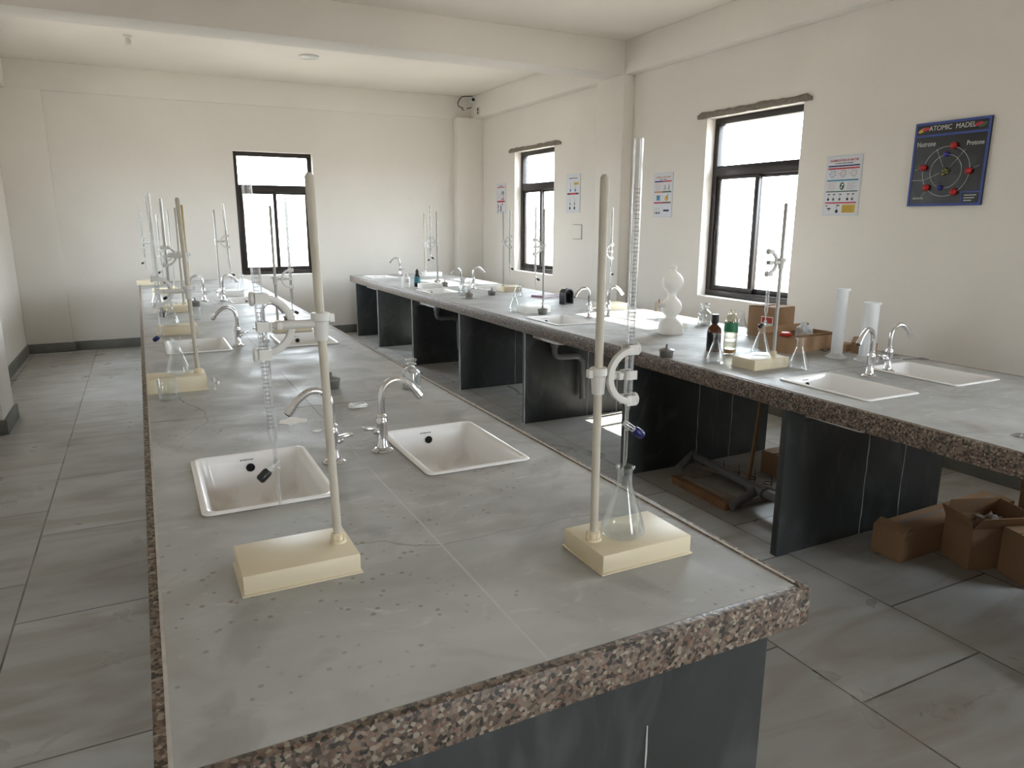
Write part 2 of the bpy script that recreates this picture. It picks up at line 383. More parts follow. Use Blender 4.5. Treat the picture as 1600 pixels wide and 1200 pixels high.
mb = MB(); mb.grid([XL, 1.5, 2.5, XR], [0, .02, 2.2, ZC], YB-.2, YB, M_WALL, lambda x, z: 1.5 < x < 2.5 and .02 < z < 2.2, lambda x, z, y: (x, y, z))  # doorway opening added so some light comes from behind the camera
single(mb, 'wall_front', 'cream wall behind the camera with a doorway added to let light in', 'wall', kind='structure', smooth=False)
ZB = 2.805
def trim(n, boxes, label, m=M_WALL, bevel=.006):
    mb = MB()
    for q in boxes: mb.box(*q, m)
    return single(mb, 'trim_%d' % n, label, 'trim', kind='structure', bevel=bevel)
trim(1, [(XL, XR, 5.95, 6.27, ZB, ZC)], 'cream ceiling beam crossing the room')
trim(2, [(4.18, XR, YB, 5.95, ZB, ZC), (4.18, XR, 6.27, YF, ZB, ZC)], 'cream beam along the top of the right wall')
trim(3, [(XL, 4.18, 9.52, YF, ZB-.005, ZC)], 'cream band along the top of the far wall')
trim(4, [(XL, -1.09, YB, 5.95, ZB, ZC), (XL, -1.09, 6.27, 9.52, ZB, ZC)], 'cream beam along the top of the left wall')
trim(5, [(4.18, XR, 5.95, 6.40, 0, ZB)], 'cream pilaster on the right wall between the two windows')
trim(6, [(3.93, XR, 9.37, YF, 0, ZB)], 'cream pilaster in the far right corner')
trim(7, [(XL, -.78, 9.51, YF, 0, ZB)], 'cream pilaster in the far left corner')
trim(8, [(XL, -.965, 5.93, 6.41, 0, ZB)], 'cream pilaster on the left wall')
def skirt(side, boxes, label):
    mb = MB()
    for q in boxes: mb.box(*q, 0, .105, M_SKIRT)
    single(mb, 'baseboard_'+side, label, 'baseboard', kind='structure', bevel=.003)
skirt('back', [(-.78, 3.93, YF-.022, YF), (XL, -.76, 9.488, 9.51), (3.91, XR, 9.348, 9.37)], 'grey stone skirting along the far wall')
skirt('left', [(XL, XL+.022, 6.43, 9.448), (XL, -.943, 5.908, 5.93), (-.965, -.943, 5.93, 6.41), (XL, -.943, 6.41, 6.432), (XL, XL+.022, YB, 5.908)], 'grey stone skirting along the left wall')
skirt('right', [(XR-.022, XR, 6.42, 9.348), (4.16, XR, 5.928, 5.95), (4.158, 4.18, 5.95, 6.4), (4.16, XR, 6.4, 6.422), (XR-.022, XR, YB, 5.928)], 'grey stone skirting along the right wall')

def window(n, loc, rz, W, H, label):
    """local x runs along the wall, y points outwards, origin at the sill's left inner corner"""
    d0 = .09
    t = empty('window_%d' % n, loc, label, 'window', rz, kind='structure')
    zt = H*.705; fw = .05
    mb = MB()
    mb.box(0, W, d0, d0+.07, 0, fw, M_FRAME); mb.box(0, W, d0, d0+.07, H-fw, H, M_FRAME)
    mb.box(0, fw, d0, d0+.07, fw, H-fw, M_FRAME); mb.box(W-fw, W, d0, d0+.07, fw, H-fw, M_FRAME)
    mb.box(fw, W-fw, d0, d0+.07, zt-.035, zt+.035, M_FRAME)
    mb.box(fw, W-fw, d0+.005, d0+.012, zt+.035, zt+.05, M_FRAME2)
    mb.build('window_frame', t, bevel=.003)
    mb = MB(); mb.box(fw, W-fw, d0+.033, d0+.038, zt+.035, H-fw, M_PANE); mb.build('upper_pane', t)
    for k, (x0, x1, dy) in enumerate(((fw, W/2+.022, .012), (W/2-.022, W-fw, .038))):
        y0 = d0+dy; sb = .042; z0, z1 = fw, zt-.035; mb = MB()
        mb.box(x0, x1, y0, y0+.022, z0, z0+sb, M_FRAME); mb.box(x0, x1, y0, y0+.022, z1-sb*.6, z1, M_FRAME)
        mb.box(x0, x0+sb, y0, y0+.022, z0+sb, z1-sb*.6, M_FRAME); mb.box(x1-sb, x1, y0, y0+.022, z0+sb, z1-sb*.6, M_FRAME)
        s = mb.build('sash', t, bevel=.002)
        mb = MB(); mb.box(x0+sb, x1-sb, y0+.008, y0+.013, z0+sb, z1-sb*.6, M_PANE); mb.build('glass_pane', s)
        if k == 0:
            mb = MB(); mb.box(x0+.012, x0+.026, y0-.012, y0, z0+.42, z0+.5, M_FRAME2); mb.build('latch', s, bevel=.002)
    return t
window(1, (F0, YF, FZ0), 0, F1-F0, FZ1-FZ0, 'tall dark framed window in the far wall')
window(2, (XR, 8.42, WZ0), -PI/2, .99, WZ1-WZ0, 'tall dark framed window on the right wall near the far corner')
window(3, (XR, 4.91, WZ0), -PI/2, 1.0, WZ1-WZ0, 'tall dark framed window on the right wall nearer the camera')
window(4, (XR, 1.0, WZ0), -PI/2, 1.0, WZ1-WZ0, 'added unseen dark framed window on the right wall, brightening the foreground')
window(5, (XL, 6.8, 1.0), PI/2, 1.2, 1.3, 'added unseen dark framed window on the left wall, brightening the far wall')
def lintel(y0, y1, z, label, n):
    mb = MB(); K = 26; vs = []; fs = []
    for i in range(K+1):
        y = y0+(y1-y0)*i/K; j = random.uniform(-.006, .006); j2 = random.uniform(-.004, .004)
        e = .5 if i in (0, K) else 1
        for x, zz in ((XR+.01, z), (XR-.014, z+j2), (XR-.018, z+.03), (XR-.008, z+(.05+j)*e), (XR+.01, z+.048*e)): vs.append((x, y, zz))
    for i in range(K):
        for k in range(5): fs.append((i*5+k, i*5+(k+1) % 5, (i+1)*5+(k+1) % 5, (i+1)*5+k))
    fs.append((0, 1, 2, 3, 4)); fs.append(tuple(K*5+k for k in (4, 3, 2, 1, 0)))
    mb.add(vs, fs, M_CEMENT); single(mb, 'trim_%d' % n, label, 'trim', kind='structure', smooth=False)
lintel(3.84, 5.02, 2.303, 'strip of bare cement above the nearer right window', 9)
lintel(7.28, 8.56, 2.303, 'strip of bare cement above the farther right window', 10)

# ---------------------------------------------------------------- benches
ZT = .775
SW, SL = .33, .47        # sink size
def bench(name, x0, x1, y0, y1, sinks, panels, label, px0, px1, cx, front=True):
    cy = (y0+y1)/2; t = empty(name, (cx, cy, 0), label, 'laboratory bench')
    X = lambda x: x-cx
    Y = lambda y: y-cy
    e = .022
    hs = [(X(a)-.150, X(a)+.150, Y(b_)-.222, Y(b_)+.222) for a, b_ in sinks]
    xs = sorted({round(v, 4) for v in [X(x0)+e, X(x1)-e]+[q for h in hs for q in h[:2]]})
    ysn = sorted({round(v, 4) for v in [Y(y0)+e, Y(y1)-e]+[q for h in hs for q in h[2:]]})
    mb = MB(); mb.grid(xs, ysn, ZT-.03, ZT, M_SLATE, lambda x, y: any(h[0] < x < h[1] and h[2] < y < h[3] for h in hs))
    mb.build('slate_top', t, smooth=False)
    for nm, q in (('edge_band', (X(x0), X(x0)+e, Y(y0), Y(y1))), ('edge_band', (X(x1)-e, X(x1), Y(y0), Y(y1))),
                  ('edge_band', (X(x0)+e, X(x1)-e, Y(y0), Y(y0)+e)), ('edge_band', (X(x0)+e, X(x1)-e, Y(y1)-e, Y(y1)))):
        mb = MB(); mb.box(*q, ZT-.078, ZT+.0005, M_TERR); mb.build(nm, t, bevel=.002)
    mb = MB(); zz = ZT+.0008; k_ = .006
    mb.box(X(x0)+.017, X(x0)+.017+k_, Y(y0)+.03, Y(y1)-.004, zz-.002, zz+.0022, M_RIDGE_SHEEN); mb.box(X(x1)-.012-k_, X(x1)-.012, Y(y0)+.03, Y(y1)-.004, zz-.002, zz+.0022, M_RIDGE_SHEEN)
    mb.build('edge_ridge_sheen', t)  # thin raised strips carry the ridge's reflection as pale colour
    for y in panels:
        nt_ = [(X(a)-.155, X(a)+.155) for a, b_ in sinks if abs(b_-y) < .26]     # notched round the sinks
        xs_ = sorted([X(px0), X(px1)]+[v for q in nt_ for v in q])
        mb = MB(); mb.grid(xs_, [0, ZT-.155, ZT-.03], Y(y)-.018, Y(y)+.018, M_PANEL, lambda x, z: z > ZT-.155 and any(q[0] < x < q[1] for q in nt_), lambda x, z, yy: (x, yy, z))
        p = mb.build('support_panel', t, bevel=.002)
        mb = MB()      # pale grout joint between the two stones of a panel and down its free edge
        for gx in (px0+(px1-px0)*.48, px0+(px1-px0)*.72):
            pts = [(X(gx)+random.uniform(-.003, .003), Y(y)-.0185, z) for z in [i*.055 for i in range(11)]]
            mb.tube(pts, [random.uniform(.0012, .0035) for _ in pts], M_GROUT, n=5)
        mb.build('grout_joint', p)
        if y == 2.155: continue
        mb = MB(); pts = [(X(px0)-.001+random.uniform(-.001, .001), Y(y)-.018, z) for z in [i*.0745 for i in range(11)]]
        mb.tube(pts, [(random.uniform(.003, .0055) if y != 2.155 else .0012) for _ in pts], M_GROUT, n=5); mb.build('grout_joint', p)
    return t
LX0, LX1, LY0, LY1 = -.05, 1.108, .885, 9.27
L_S = [(.235, 2.01), (.82, 2.04), (.235, 4.39), (.82, 4.37), (.235, 6.78), (.82, 6.78)]
bench('lab_bench', LX0, LX1, LY0, LY1, L_S, [.955, 2.95, 3.6, 5.3, 6.0, 7.7, 9.2], 'long grey stone topped laboratory bench in the middle, nearest the camera', .0, 1.06, .53)
RX0, RX1, RY0, RY1 = 2.37, 3.605, .05, 9.30
R_S = [(2.68, 2.07), (3.265, 2.08), (2.64, 4.44), (3.26, 4.45), (2.64, 6.84), (3.26, 6.86), (2.66, 8.9)]
bench('lab_bench', RX0, RX1, RY0, RY1, R_S, [.15, .97, 2.155, 3.33, 4.58, 5.80, 7.05, 8.27, 9.22], 'long grey stone topped laboratory bench on the right below the windows', 2.42, 3.56, 2.97)

def rrect(hx, hy, r, z, k=5):
    out = []
    for sx, sy, a0 in ((1, 1, 0), (-1, 1, PI/2), (-1, -1, PI), (1, -1, 1.5*PI)):
        for i in range(k+1):
            t = a0+PI/2*i/k; out.append((sx*(hx-r)+r*math.cos(t), sy*(hy-r)+r*math.sin(t), z))
    return out
def loft(mb, loops, m, cap0=True, cap1=True):
    n = len(loops[0]); vs = [v for l in loops for v in l]; fs = []
    for i in range(len(loops)-1):
        for k in range(n): fs.append((i*n+k, i*n+(k+1) % n, (i+1)*n+(k+1) % n, (i+1)*n+k))
    if cap0: fs.append(tuple(reversed(range(n))))
    if cap1: fs.append(tuple((len(loops)-1)*n+k for k in range(n)))
    mb.add(vs, fs, m)
def make_sink(x, y, label, pipe=False):
    t = empty('laboratory_sink', (x, y, ZT), label, 'sink', group=None)
    mb = MB(); hx, hy = SW/2, SL/2
    loft(mb, [rrect(.10, .16, .03, -.147), rrect(.135, .205, .03, -.14), rrect(.147, .219, .02, -.03), rrect(.148, .220, .02, .0005), rrect(hx-.002, hy-.002, .022, .0005), rrect(hx, hy, .024, .003), rrect(hx-.003, hy-.003, .024, .0065), rrect(hx-.01, hy-.01, .024, .0085),
              rrect(hx-.018, hy-.014, .022, .0075), rrect(hx-.0225, hy-.0185, .022, .002), rrect(hx-.028, hy-.024, .024, -.02), rrect(hx-.034, hy-.031, .03, -.09),
              rrect(hx-.042, hy-.04, .04, -.115), rrect(hx-.065, hy-.065, .04, -.128), rrect(.05, .06, .04, -.131)], M_SINK)
    mb.build('basin', t, angle=60)
    mb = MB(); mb.lathe([(.0, -.1295), (.018, -.1292), (.026, -.129), (.03, -.1272), (.034, -.1305)], M_DARK, c=(.0, .075, 0)); mb.build('drain', t)
    mb = MB(); mx = Matrix.Translation((0, hy-.0275, -.036)) @ Matrix.Rotation(PI/2, 4, 'X')
    mb.lathe([(0, 0), (.0105, 0), (.0125, .002), (.013, 0)], M_HOLE, n=20, mtx=mx); mb.build('overflow_hole', t)
    mb = MB()
    for k, wd in enumerate((.004, .003, .005, .004, .003, .004, .005)): mb.box(-.028+k*.0055, -.028+k*.0055+wd*.8, hy-.026, hy-.0235, -.0125, -.0095, M_MARK)
    mb.build('maker_mark', t)
    if pipe:
        mb = MB(); mb.lathe([(.024, -.21), (.03, -.205), (.03, -.18), (.022, -.17), (.022, -.146)], M_PIPE, c=(0, .075, 0))
        mb.tube([(0, .075, -.20), (0, .075, -.25), (.012, .075, -.275), (.04, .075, -.285), (.20, .075, -.29), (.24, .075, -.33), (.25, .075, -.62)], .022, M_PIPE, n=14)
        mb.build('drain_pipe', t)
    return t
SINK_LABELS = ['rust stained white ceramic sink on the left of the nearest pair on the middle bench', 'white ceramic sink on the right of the nearest sink pair on the middle bench',
 'white ceramic left hand sink in the second pair of the middle bench', 'white ceramic right hand sink in the second pair of the middle bench',
 'white ceramic sink in the farthest pair on the middle bench, its left half', 'white ceramic sink of the farthest middle bench pair, before the white burette stand',
 'white ceramic sink nearest the front edge of the right bench, closest to the camera', 'white ceramic sink on the wall side of the right bench, beside the two nearest taps',
 'white ceramic sink in the second pair on the right bench, at its front edge', 'white ceramic sink of the second right bench pair, left of the bulb apparatus',
 'white ceramic front sink in the third pair of the right bench, left of the funnel', 'white ceramic wall side sink in the third pair of the right bench',
 'small looking white sink at the far end of the right bench by the lone tap']
s0 = make_sink(L_S[0][0], L_S[0][1], SINK_LABELS[0])
s1 = None
for (x, y), lb in zip((L_S+R_S)[1:], SINK_LABELS[1:]):
    if x < 2 or y < 3: dup(s0, (x, y, ZT), 0, lb)
    elif s1 is None: s1 = make_sink(x, y, lb, True)
    else: dup(s1, (x, y, ZT), 0, lb)

def make_tap(x, y, rz, label):
    t = empty('swan_neck_tap', (x, y, ZT), label, 'tap', rz)
    mb = MB(); mb.lathe([(0, 0), (.032, 0), (.033, .003), (.027, .008), (.018, .012), (0, .012)], M_CHROME, n=32); mb.build('base_flange', t)
    mb = MB(); mb.lathe([(.0195, .009), (.0195, .02), (.0170, .024), (.0170, .085), (.0190, .09), (.0190, .10), (.0165, .104), (.0165, .112), (.0125, .116), (.011, .12)], M_CHROME, n=28); mb.build('tap_body', t)
    mb = MB(); mb.tube([(0, 0, .112), (0, 0, .14), (0, 0, .165), (.003, 0, .184)]+arc((.048, 0, .177), .045, PI-.2, PI*.28, 12)+[(.097, 0, .196), (.111, 0, .178)], .0105, M_CHROME, n=16); mb.build('spout', t)
    mb = MB(); mb.tube([(.109, 0, .181), (.124, 0, .161)], .0122, M_CHROME, n=16); mb.tube([(.1235, 0, .1615), (.126, 0, .1585)], .009, M_DARK, n=12); mb.build('nozzle', t)
    mb = MB(); mb.tube([(-.008, 0, .062), (-.028, 0, .068)], [.013, .010], M_CHROME, n=14)
    mb.box(-.068, -.020, -.009, .009, .066, .076, M_CHROME, Matrix.Rotation(.12, 4, 'Y')); mb.build('lever_handle', t, bevel=.002)
    return t
TAPS = [(.451, 2.05, PI, 'chrome tap of the nearest pair, its spout over the left sink, behind the burette rod'), (.612, 2.09, 0, 'chrome tap of the nearest pair turned to the right sink, lever on its left'),
 (.443, 4.29, PI, 'chrome tap over the second left sink of the middle bench'), (.60, 4.42, .05, 'chrome tap behind the tall left clamp, partly hidden, on the middle bench'),
 (.455, 6.83, PI, 'far chrome tap on the middle bench curving left'), (.61, 6.81, 0, 'far chrome tap on the middle bench curving right, before the white stand'),
 (2.957, 2.17, PI+.15, 'chrome tap on the right bench over the nearest sink, left of its twin'), (3.138, 2.21, -.15, 'chrome tap on the right bench curving right over the wall side sink'),
 (2.893, 4.458, PI, 'chrome tap of the second right bench pair, curving left over the front sink'), (3.062, 4.457, 0, 'chrome tap of the second pair on the right bench, curving right'),
 (2.90, 6.88, PI, 'chrome tap of the third pair on the right bench, curving left above a funnel'), (3.07, 6.95, 0, 'chrome tap of the third pair on the right bench, curving right'),
 (2.97, 9.07, PI*.9, 'lone chrome tap at the far end of the right bench near the far wall')]
t0 = make_tap(*TAPS[0])
for x, y, rz, lb in TAPS[1:]: dup(t0, (x, y, ZT), rz, lb)

# ---------------------------------------------------------------- burette stands, burettes
def stand(x, y, rz, cz, label, ARM=.074, rodm=M_ROD, basem=M_CREAM, H=.745, lean=(0, 0), off=0, crz=0, ey=0, bl=.225, bh=.042):
    """origin under the rod; the base reaches along +x; cz = clamp height over the bench"""
    t = empty('burette_stand', (x, y, ZT), label, 'burette stand', rz, 'burette stands on the laboratory benches')
    x0, x1, y0, y1 = -.026, bl-.026, -.076+ey, .076+ey
    mb = MB(); mb.box(x0, x1, y0, y1, .0035, bh, basem); mb.box(x0-.004, x1+.004, y0-.004, y1+.004, 0, .0035, basem)
    mb.build('base', t, bevel=.0015)
    mb = MB(); mb.lathe([(.017, bh), (.017, bh+.006), (.0135, bh+.007), (.0135, bh+.018), (.0085, bh+.021)], basem, n=24)
    for k in range(8):
        q = 2*PI*k/8; mb.box(.0125, .0155, -.0015, .0015, bh+.006, bh+.018, basem, Matrix.Rotation(q, 4, 'Z'))
    mb.build('rod_socket', t, bevel=0)
    L = Vector((lean[0], lean[1], 0))
    P = lambda z: Vector((0, 0, z))+L*(z-.04)/H
    mb = MB(); mb.tube([P(bh+.005), P(.04+H*.5), P(.04+H-.006), P(.04+H)], [.0086, .0086, .0086, .0045], rodm, n=18); mb.build('rod', t)
    q = P(cz)
    c = bpy.data.objects.new('burette_clamp', None)
    mb = MB(); Mz = Matrix.Translation(q) @ Matrix.Rotation(crz, 4, 'Z')
    mb.lathe([(.0085, -.033), (.0125, -.033), (.0145, -.008), (.016, .004), (.0185, .006), (.0185, .018), (.0165, .021), (.0085, .021)], M_CLAMP, n=20, mtx=Mz)
    mb.box(-.026, -.016, -.006, .006, .002, .018, M_CLAMP, Mz)
    mb.tube([(.012, 0, 0), (ARM-.024, 0, .001), (ARM-.02, 0, .001)], [.0085, .0085, .0065], M_CLAMP, n=14, mtx=Mz)
    mb.tube([(ARM-.022, 0, .001), (ARM-.008, 0, .001)], .005, M_CLAMP, n=10, mtx=Mz)
    pc = mb.build('clamp_arm', t, bevel=0)
    R = .053; mb = MB()
    pts = arc((ARM-.002, -.012, 0), R, PI/2, PI*1.5, 18)
    vs = []; fs = []
    for (px, py, pz) in pts:        # flat C shaped strap
        d = Vector((px-(ARM-.002), 0, pz)).normalized()
        for s_, tt in ((-1, -1), (1, -1), (1, 1), (-1, 1)): vs.append((px+d.x*.0065*tt, py+.006*s_, pz+d.z*.0065*tt))
    for i in range(len(pts)-1):
        for k in range(4): fs.append((i*4+k, i*4+(k+1) % 4, i*4+4+(k+1) % 4, i*4+4+k))
    fs.append((3, 2, 1, 0)); k = 4*(len(pts)-1); fs.append((k, k+1, k+2, k+3)); mb.add(vs, fs, M_CLAMP, Mz)
    mb.box(ARM-.034, ARM-.024, -.016, .012, -.006, .008, M_CLAMP, Mz)
    mb.build('clamp_bow', t, bevel=.0012)
    for s_ in (1, -1):
        mb = MB(); mk = Mz @ Matrix.Translation((ARM, 0, s_*R))
        mb.box(-.012, .012, .0085, .013, -.01, .01, M_CLAMP, mk); mb.box(-.012, .012, -.0155, -.0085, -.01, .01, M_CLAMP, mk)
        mb.lathe([(0, 0), (.0115, 0), (.0135, .002), (.0135, .006), (.011, .008), (0, .008)], M_CLAMP, n=20, mtx=mk @ Matrix.Translation((.013, 0, 0)) @ Matrix.Rotation(PI/2, 4, 'Y'))
        mb.build('clamp_knob', t, bevel=0)
    mb = MB(); mb.box(ARM-.011, ARM+.012, -.013, -.009, -.009, .009, M_CLAMP, Mz); mb.box(ARM-.011, ARM+.012, .009, .013, -.009, .009, M_CLAMP, Mz); mb.box(ARM-.014, ARM-.010, -.013, .013, -.009, .009, M_CLAMP, Mz)
    mb.build('clamp_hub', t, bevel=0)
    wm = Matrix.Translation((x, y, ZT)) @ Matrix.Rotation(rz, 4, 'Z') @ Mz @ Matrix.Translation((ARM, 0, 0))
    return t, wm.to_translation()
def burette(pos, top, stop, label, keyrot=0, keym=M_BLACK, lean=(0, 0), near=False, cz=0):
    """top / stop = heights over the bench of the mouth and of the stopcock; pos = clamp point"""
    ox = pos.x-lean[0]*(pos.z-ZT-stop); oy = pos.y-lean[1]*(pos.z-ZT-stop)
    t = empty('burette', (ox, oy, ZT+stop-.09), label, 'burette', 0, 'glass burettes held in the stands')
    t.rotation_euler = (-lean[1], lean[0], 0) if lean != (0, 0) else (0, 0, 0)
    H = top-stop; z0 = .09; ns = 20 if near else 12; GB = M_BUR if near else M_BURF
    mb = MB(); r = .009
    mb.lathe([(.0030, z0), (.0035, z0+.03), (r, z0+.055), (r, z0+H-.004), (r+.0012, z0+H), (r-.0012, z0+H), (r-.0016, z0+H-.004), (r-.0018, z0+.058), (.0018, z0+.032), (.0016, z0)], GB, n=ns)
    mb.build('glass_tube', t)
    if near:
        mb = MB(); k = 0; z = z0+.075
        while z < z0+H-.09:
            wdt = 1.9 if k % 5 == 0 else 1.0
            pts = [((r+.0001)*math.cos(q), (r+.0001)*math.sin(q), z) for q in [-PI/2-.35-wdt/2+wdt*i/6 for i in range(7)]]
            mb.tube(pts, .0005, M_MARK, n=4); z += .008; k += 1
        mb.build('graduations', t)
    mb = MB(); mb.tube([(0, 0, z0+.006), (0, 0, z0-.004), (.004, 0, z0-.012)], .004, GB, n=10)
    mb.tube([(0, 0, z0-.012), (0, 0, z0-.03), (0, 0, z0-.07), (0, 0, z0-.09)], [.0042, .004, .0036, .0014], GB, n=10)
    mb.tube([(-.006, 0, z0+.004), (.017, 0, z0-.012)], .0066, GB, n=12, mtx=Matrix.Rotation(keyrot, 4, 'Z'))
    mb.build('stopcock', t)
    mb = MB(); mb.tube([(.016, 0, z0-.011), (.019, 0, z0-.0135), (.034, 0, z0-.024), (.037, 0, z0-.026)], [.0075, .0095, .0095, .007], keym, n=12, mtx=Matrix.Rotation(keyrot, 4, 'Z'))
    mb.build('stopcock_key', t)
    return t
# rod x, rod y, turn, clamp height, burette top, stopcock height, ...
ST = [
 dict(bh=.042, arm=.108, p=(.311, 1.415), rz=PI, cz=.503, top=.808, stop=.232, key=PI+.3, near=True, km=M_BLACK, lean=(.018, 0), bl=(.03, 0), lb='cream burette stand nearest the camera, just before the rust stained sink',
      bb='glass burette with black key hanging over the rust stained sink'),
 dict(bh=.042, p=(.796, 1.185), rz=0, cz=.392, top=.854, stop=.285, key=-.3, near=True, km=M_BLUE, bl=(-.004, 0), lb='cream burette stand at the right front of the middle bench, carrying a conical flask',
      bb='glass burette with dark blue key above the nearest conical flask'),
 dict(bh=.062, arm=.115, p=(.170, 3.29), rz=PI, cz=.41, top=.80, stop=.235, key=PI-.5, km=M_BLUE, near=True, lean=(.018, 0), lb='pale burette stand on the left edge of the middle bench, beside the second left sink', bb='glass burette with bright blue key on the left edge of the middle bench'),
 dict(arm=.115, p=(.25, 4.97), rz=PI, cz=.475, top=.82, stop=.24, key=PI, rod=M_ROD2, lb='burette stand with a yellowed rod, behind the second left sink of the middle bench', bb='glass burette held beside the yellowed rod'),
 dict(arm=.095, p=(.262, 6.17), rz=PI, cz=.44, top=.80, stop=.25, key=PI+.7, lb='third burette stand beyond the nearest sinks along the left bench edge', bb='glass burette third beyond the nearest left sink, with black key low down'),
 dict(arm=.095, p=(.262, 7.72), rz=PI, cz=.40, top=.74, stop=.22, key=PI, rod=M_RODG, lb='small looking burette stand with grey rod on the left edge, second from the far end', bb='thin far burette beside the grey rod on the left edge'),
 dict(arm=.095, p=(.13, 8.88), rz=PI, cz=.45, top=.80, stop=.25, key=PI, lb='farthest burette stand on the left edge of the middle bench, against the far wall', bb='farthest burette on the left, seen against the far wall'),
 dict(arm=.095, p=(.630, 7.27), rz=0, cz=.50, top=.84, stop=.21, key=-.2, rod=M_RODG, base=M_CREAM2, lb='white based burette stand before the far wall, left of the far window', bb='slim burette hanging alone left of the far window', bl=(.03, 0)),
 dict(arm=.095, p=(.745, 4.80), rz=0, cz=.33, top=.83, stop=.13, key=-.3, rod=M_RODG, lb='cream burette stand behind the right hand sink of the second pair', bb='burette with black key seen below the far window'),
 dict(p=(2.765, 2.57), rz=PI, cz=.505, top=.80, stop=.22, key=PI, near=True, rod=M_RODG, lb='cream burette stand on the right bench before the nearer right window', bb='glass burette seen against the nearer right window'),
 dict(p=(2.79, 4.96), rz=PI, cz=.50, top=.80, stop=.27, key=0, rod=M_RODG, base=M_CREAM2, lb='pale burette stand on the right bench, seen against the farther right window', bb='glass burette seen against the farther right window'),
 dict(p=(3.23, 6.57), rz=0, cz=.49, top=.80, stop=.24, key=-.2, rod=M_RODG, lb='cream burette stand on the right bench left of the farther right window', bb='burette hanging left of the farther right window, over the pink book side', basel=.2),
 dict(p=(2.77, 7.20), rz=PI, cz=.47, top=.85, stop=.33, key=.2, rod=M_RODG, base=M_CREAM2, lb='white based burette stand on the right bench behind the dark bottle', bb='burette on the stand behind the dark bottle'),
 dict(p=(3.22, 8.80), rz=0, cz=.40, top=.84, stop=.22, key=PI, base=M_CREAM2, lb='farthest burette stand of the right bench, near the far right corner', bb='farthest burette of the right bench near the far right corner'),
 dict(p=(3.275, 4.86), rz=0, cz=.46, top=.80, stop=.30, key=.4, rod=M_CLAMP, lb='cream burette stand on the right bench behind the tap pair, before the pilaster', bb='burette with bent glass tip before the pilaster on the right wall'),
]
for s in ST:
    _, wp = stand(s['p'][0], s['p'][1], s['rz'], s['cz'], s['lb'], rodm=s.get('rod', M_ROD), basem=s.get('base', M_CREAM), lean=s.get('lean', (0, 0)), bl=s.get('basel', .225), ARM=s.get('arm', .074), bh=s.get('bh', .05))
    burette(wp, s['top'], s['stop'], s['bb'], s['key'], s['km'] if 'km' in s else M_BLACK, lean=tuple(-v for v in s.get('bl', (0, 0))), near=s.get('near', False))

# ---------------------------------------------------------------- glassware
def flask(x, y, z, label, sc=1.0, m=M_GLASS, group='conical flasks on the benches', stain=False):
    mb = MB(); P = [(0, .0005), (.036, .0), (.044, .003), (.0475, .010), (.0465, .02), (.040, .042), (.0275, .078), (.019, .103), (.0165, .112), (.0158, .122), (.0158, .144), (.0185, .149), (.0205, .1505), (.0205, .1525), (.0185, .1535),
                    (.0165, .152), (.0143, .146), (.0143, .122), (.015, .112), (.0175, .102), (.026, .077), (.0385, .041), (.045, .02), (.0455, .012), (.043, .006), (0, .003)]
    mb.lathe([(r*sc, h*sc) for r, h in P], m, n=36)
    o = single(mb, 'conical_flask', label, 'flask', (x, y, z), group=group)
    return o
flask(.867, 1.18, ZT+.042, 'dusty conical flask on the cream base of the right front stand')
flask(.094, 3.30, ZT+.062, 'conical flask on the stand at the left edge, under the bright blue key')
flask(.13, 4.98, ZT+.05, 'conical flask under the burette beside the yellowed rod')
flask(.08, 6.16, ZT+.05, 'small looking conical flask on the third stand of the left edge')
flask(.82, 7.20, ZT+.05, 'conical flask at the far end of the middle bench on the white based stand')
flask(2.705, 2.60, ZT+.05, 'conical flask on the stand before the nearer right window')
flask(2.785, 2.43, ZT, 'conical flask between the stand and the sink on the right bench')
flask(2.525, 2.72, ZT, 'conical flask at the front edge of the right bench before the amber bottle')
flask(3.31, 3.35, ZT, 'conical flask left of the large cardboard box by the wall', .98)
flask(2.59, 5.06, ZT, 'conical flask at the end of the far stand, left of the pale base', .95)
flask(3.12, 6.03, ZT, 'conical flask between the pink book and the far cream stand', .95)
ff = flask(2.80, 6.58, ZT, 'conical flask holding a funnel under the far tap pair', .75)
mb = MB(); mb.lathe([(.004, .07), (.0045, .105), (.03, .145), (.033, .15), (.031, .15), (.003, .107), (.0025, .07)], M_CLOUD, n=24)
single(mb, 'glass_funnel', 'cloudy funnel standing in the far conical flask', 'funnel', (2.80, 6.58, ZT))
def beaker(x, y, label, r=.037, h=.085):
    mb = MB(); mb.lathe([(0, 0), (r-.004, 0), (r, .004), (r, h-.003), (r+.003, h), (r+.001, h+.001), (r-.002, h-.003), (r-.002, .005), (0, .003)], M_GLASS, n=32)
    return single(mb, 'beaker', label, 'beaker', (x, y, ZT), group='glass beakers')
beaker(.043, 3.10, 'glass beaker standing before the pale stand on the left bench edge')
beaker(2.68, 6.32, 'glass beaker on the right bench beside the burner on a dish', .04, .085)
beaker(.31, 5.6, 'glass beaker behind the yellowed rod on the middle bench', .033, .09)

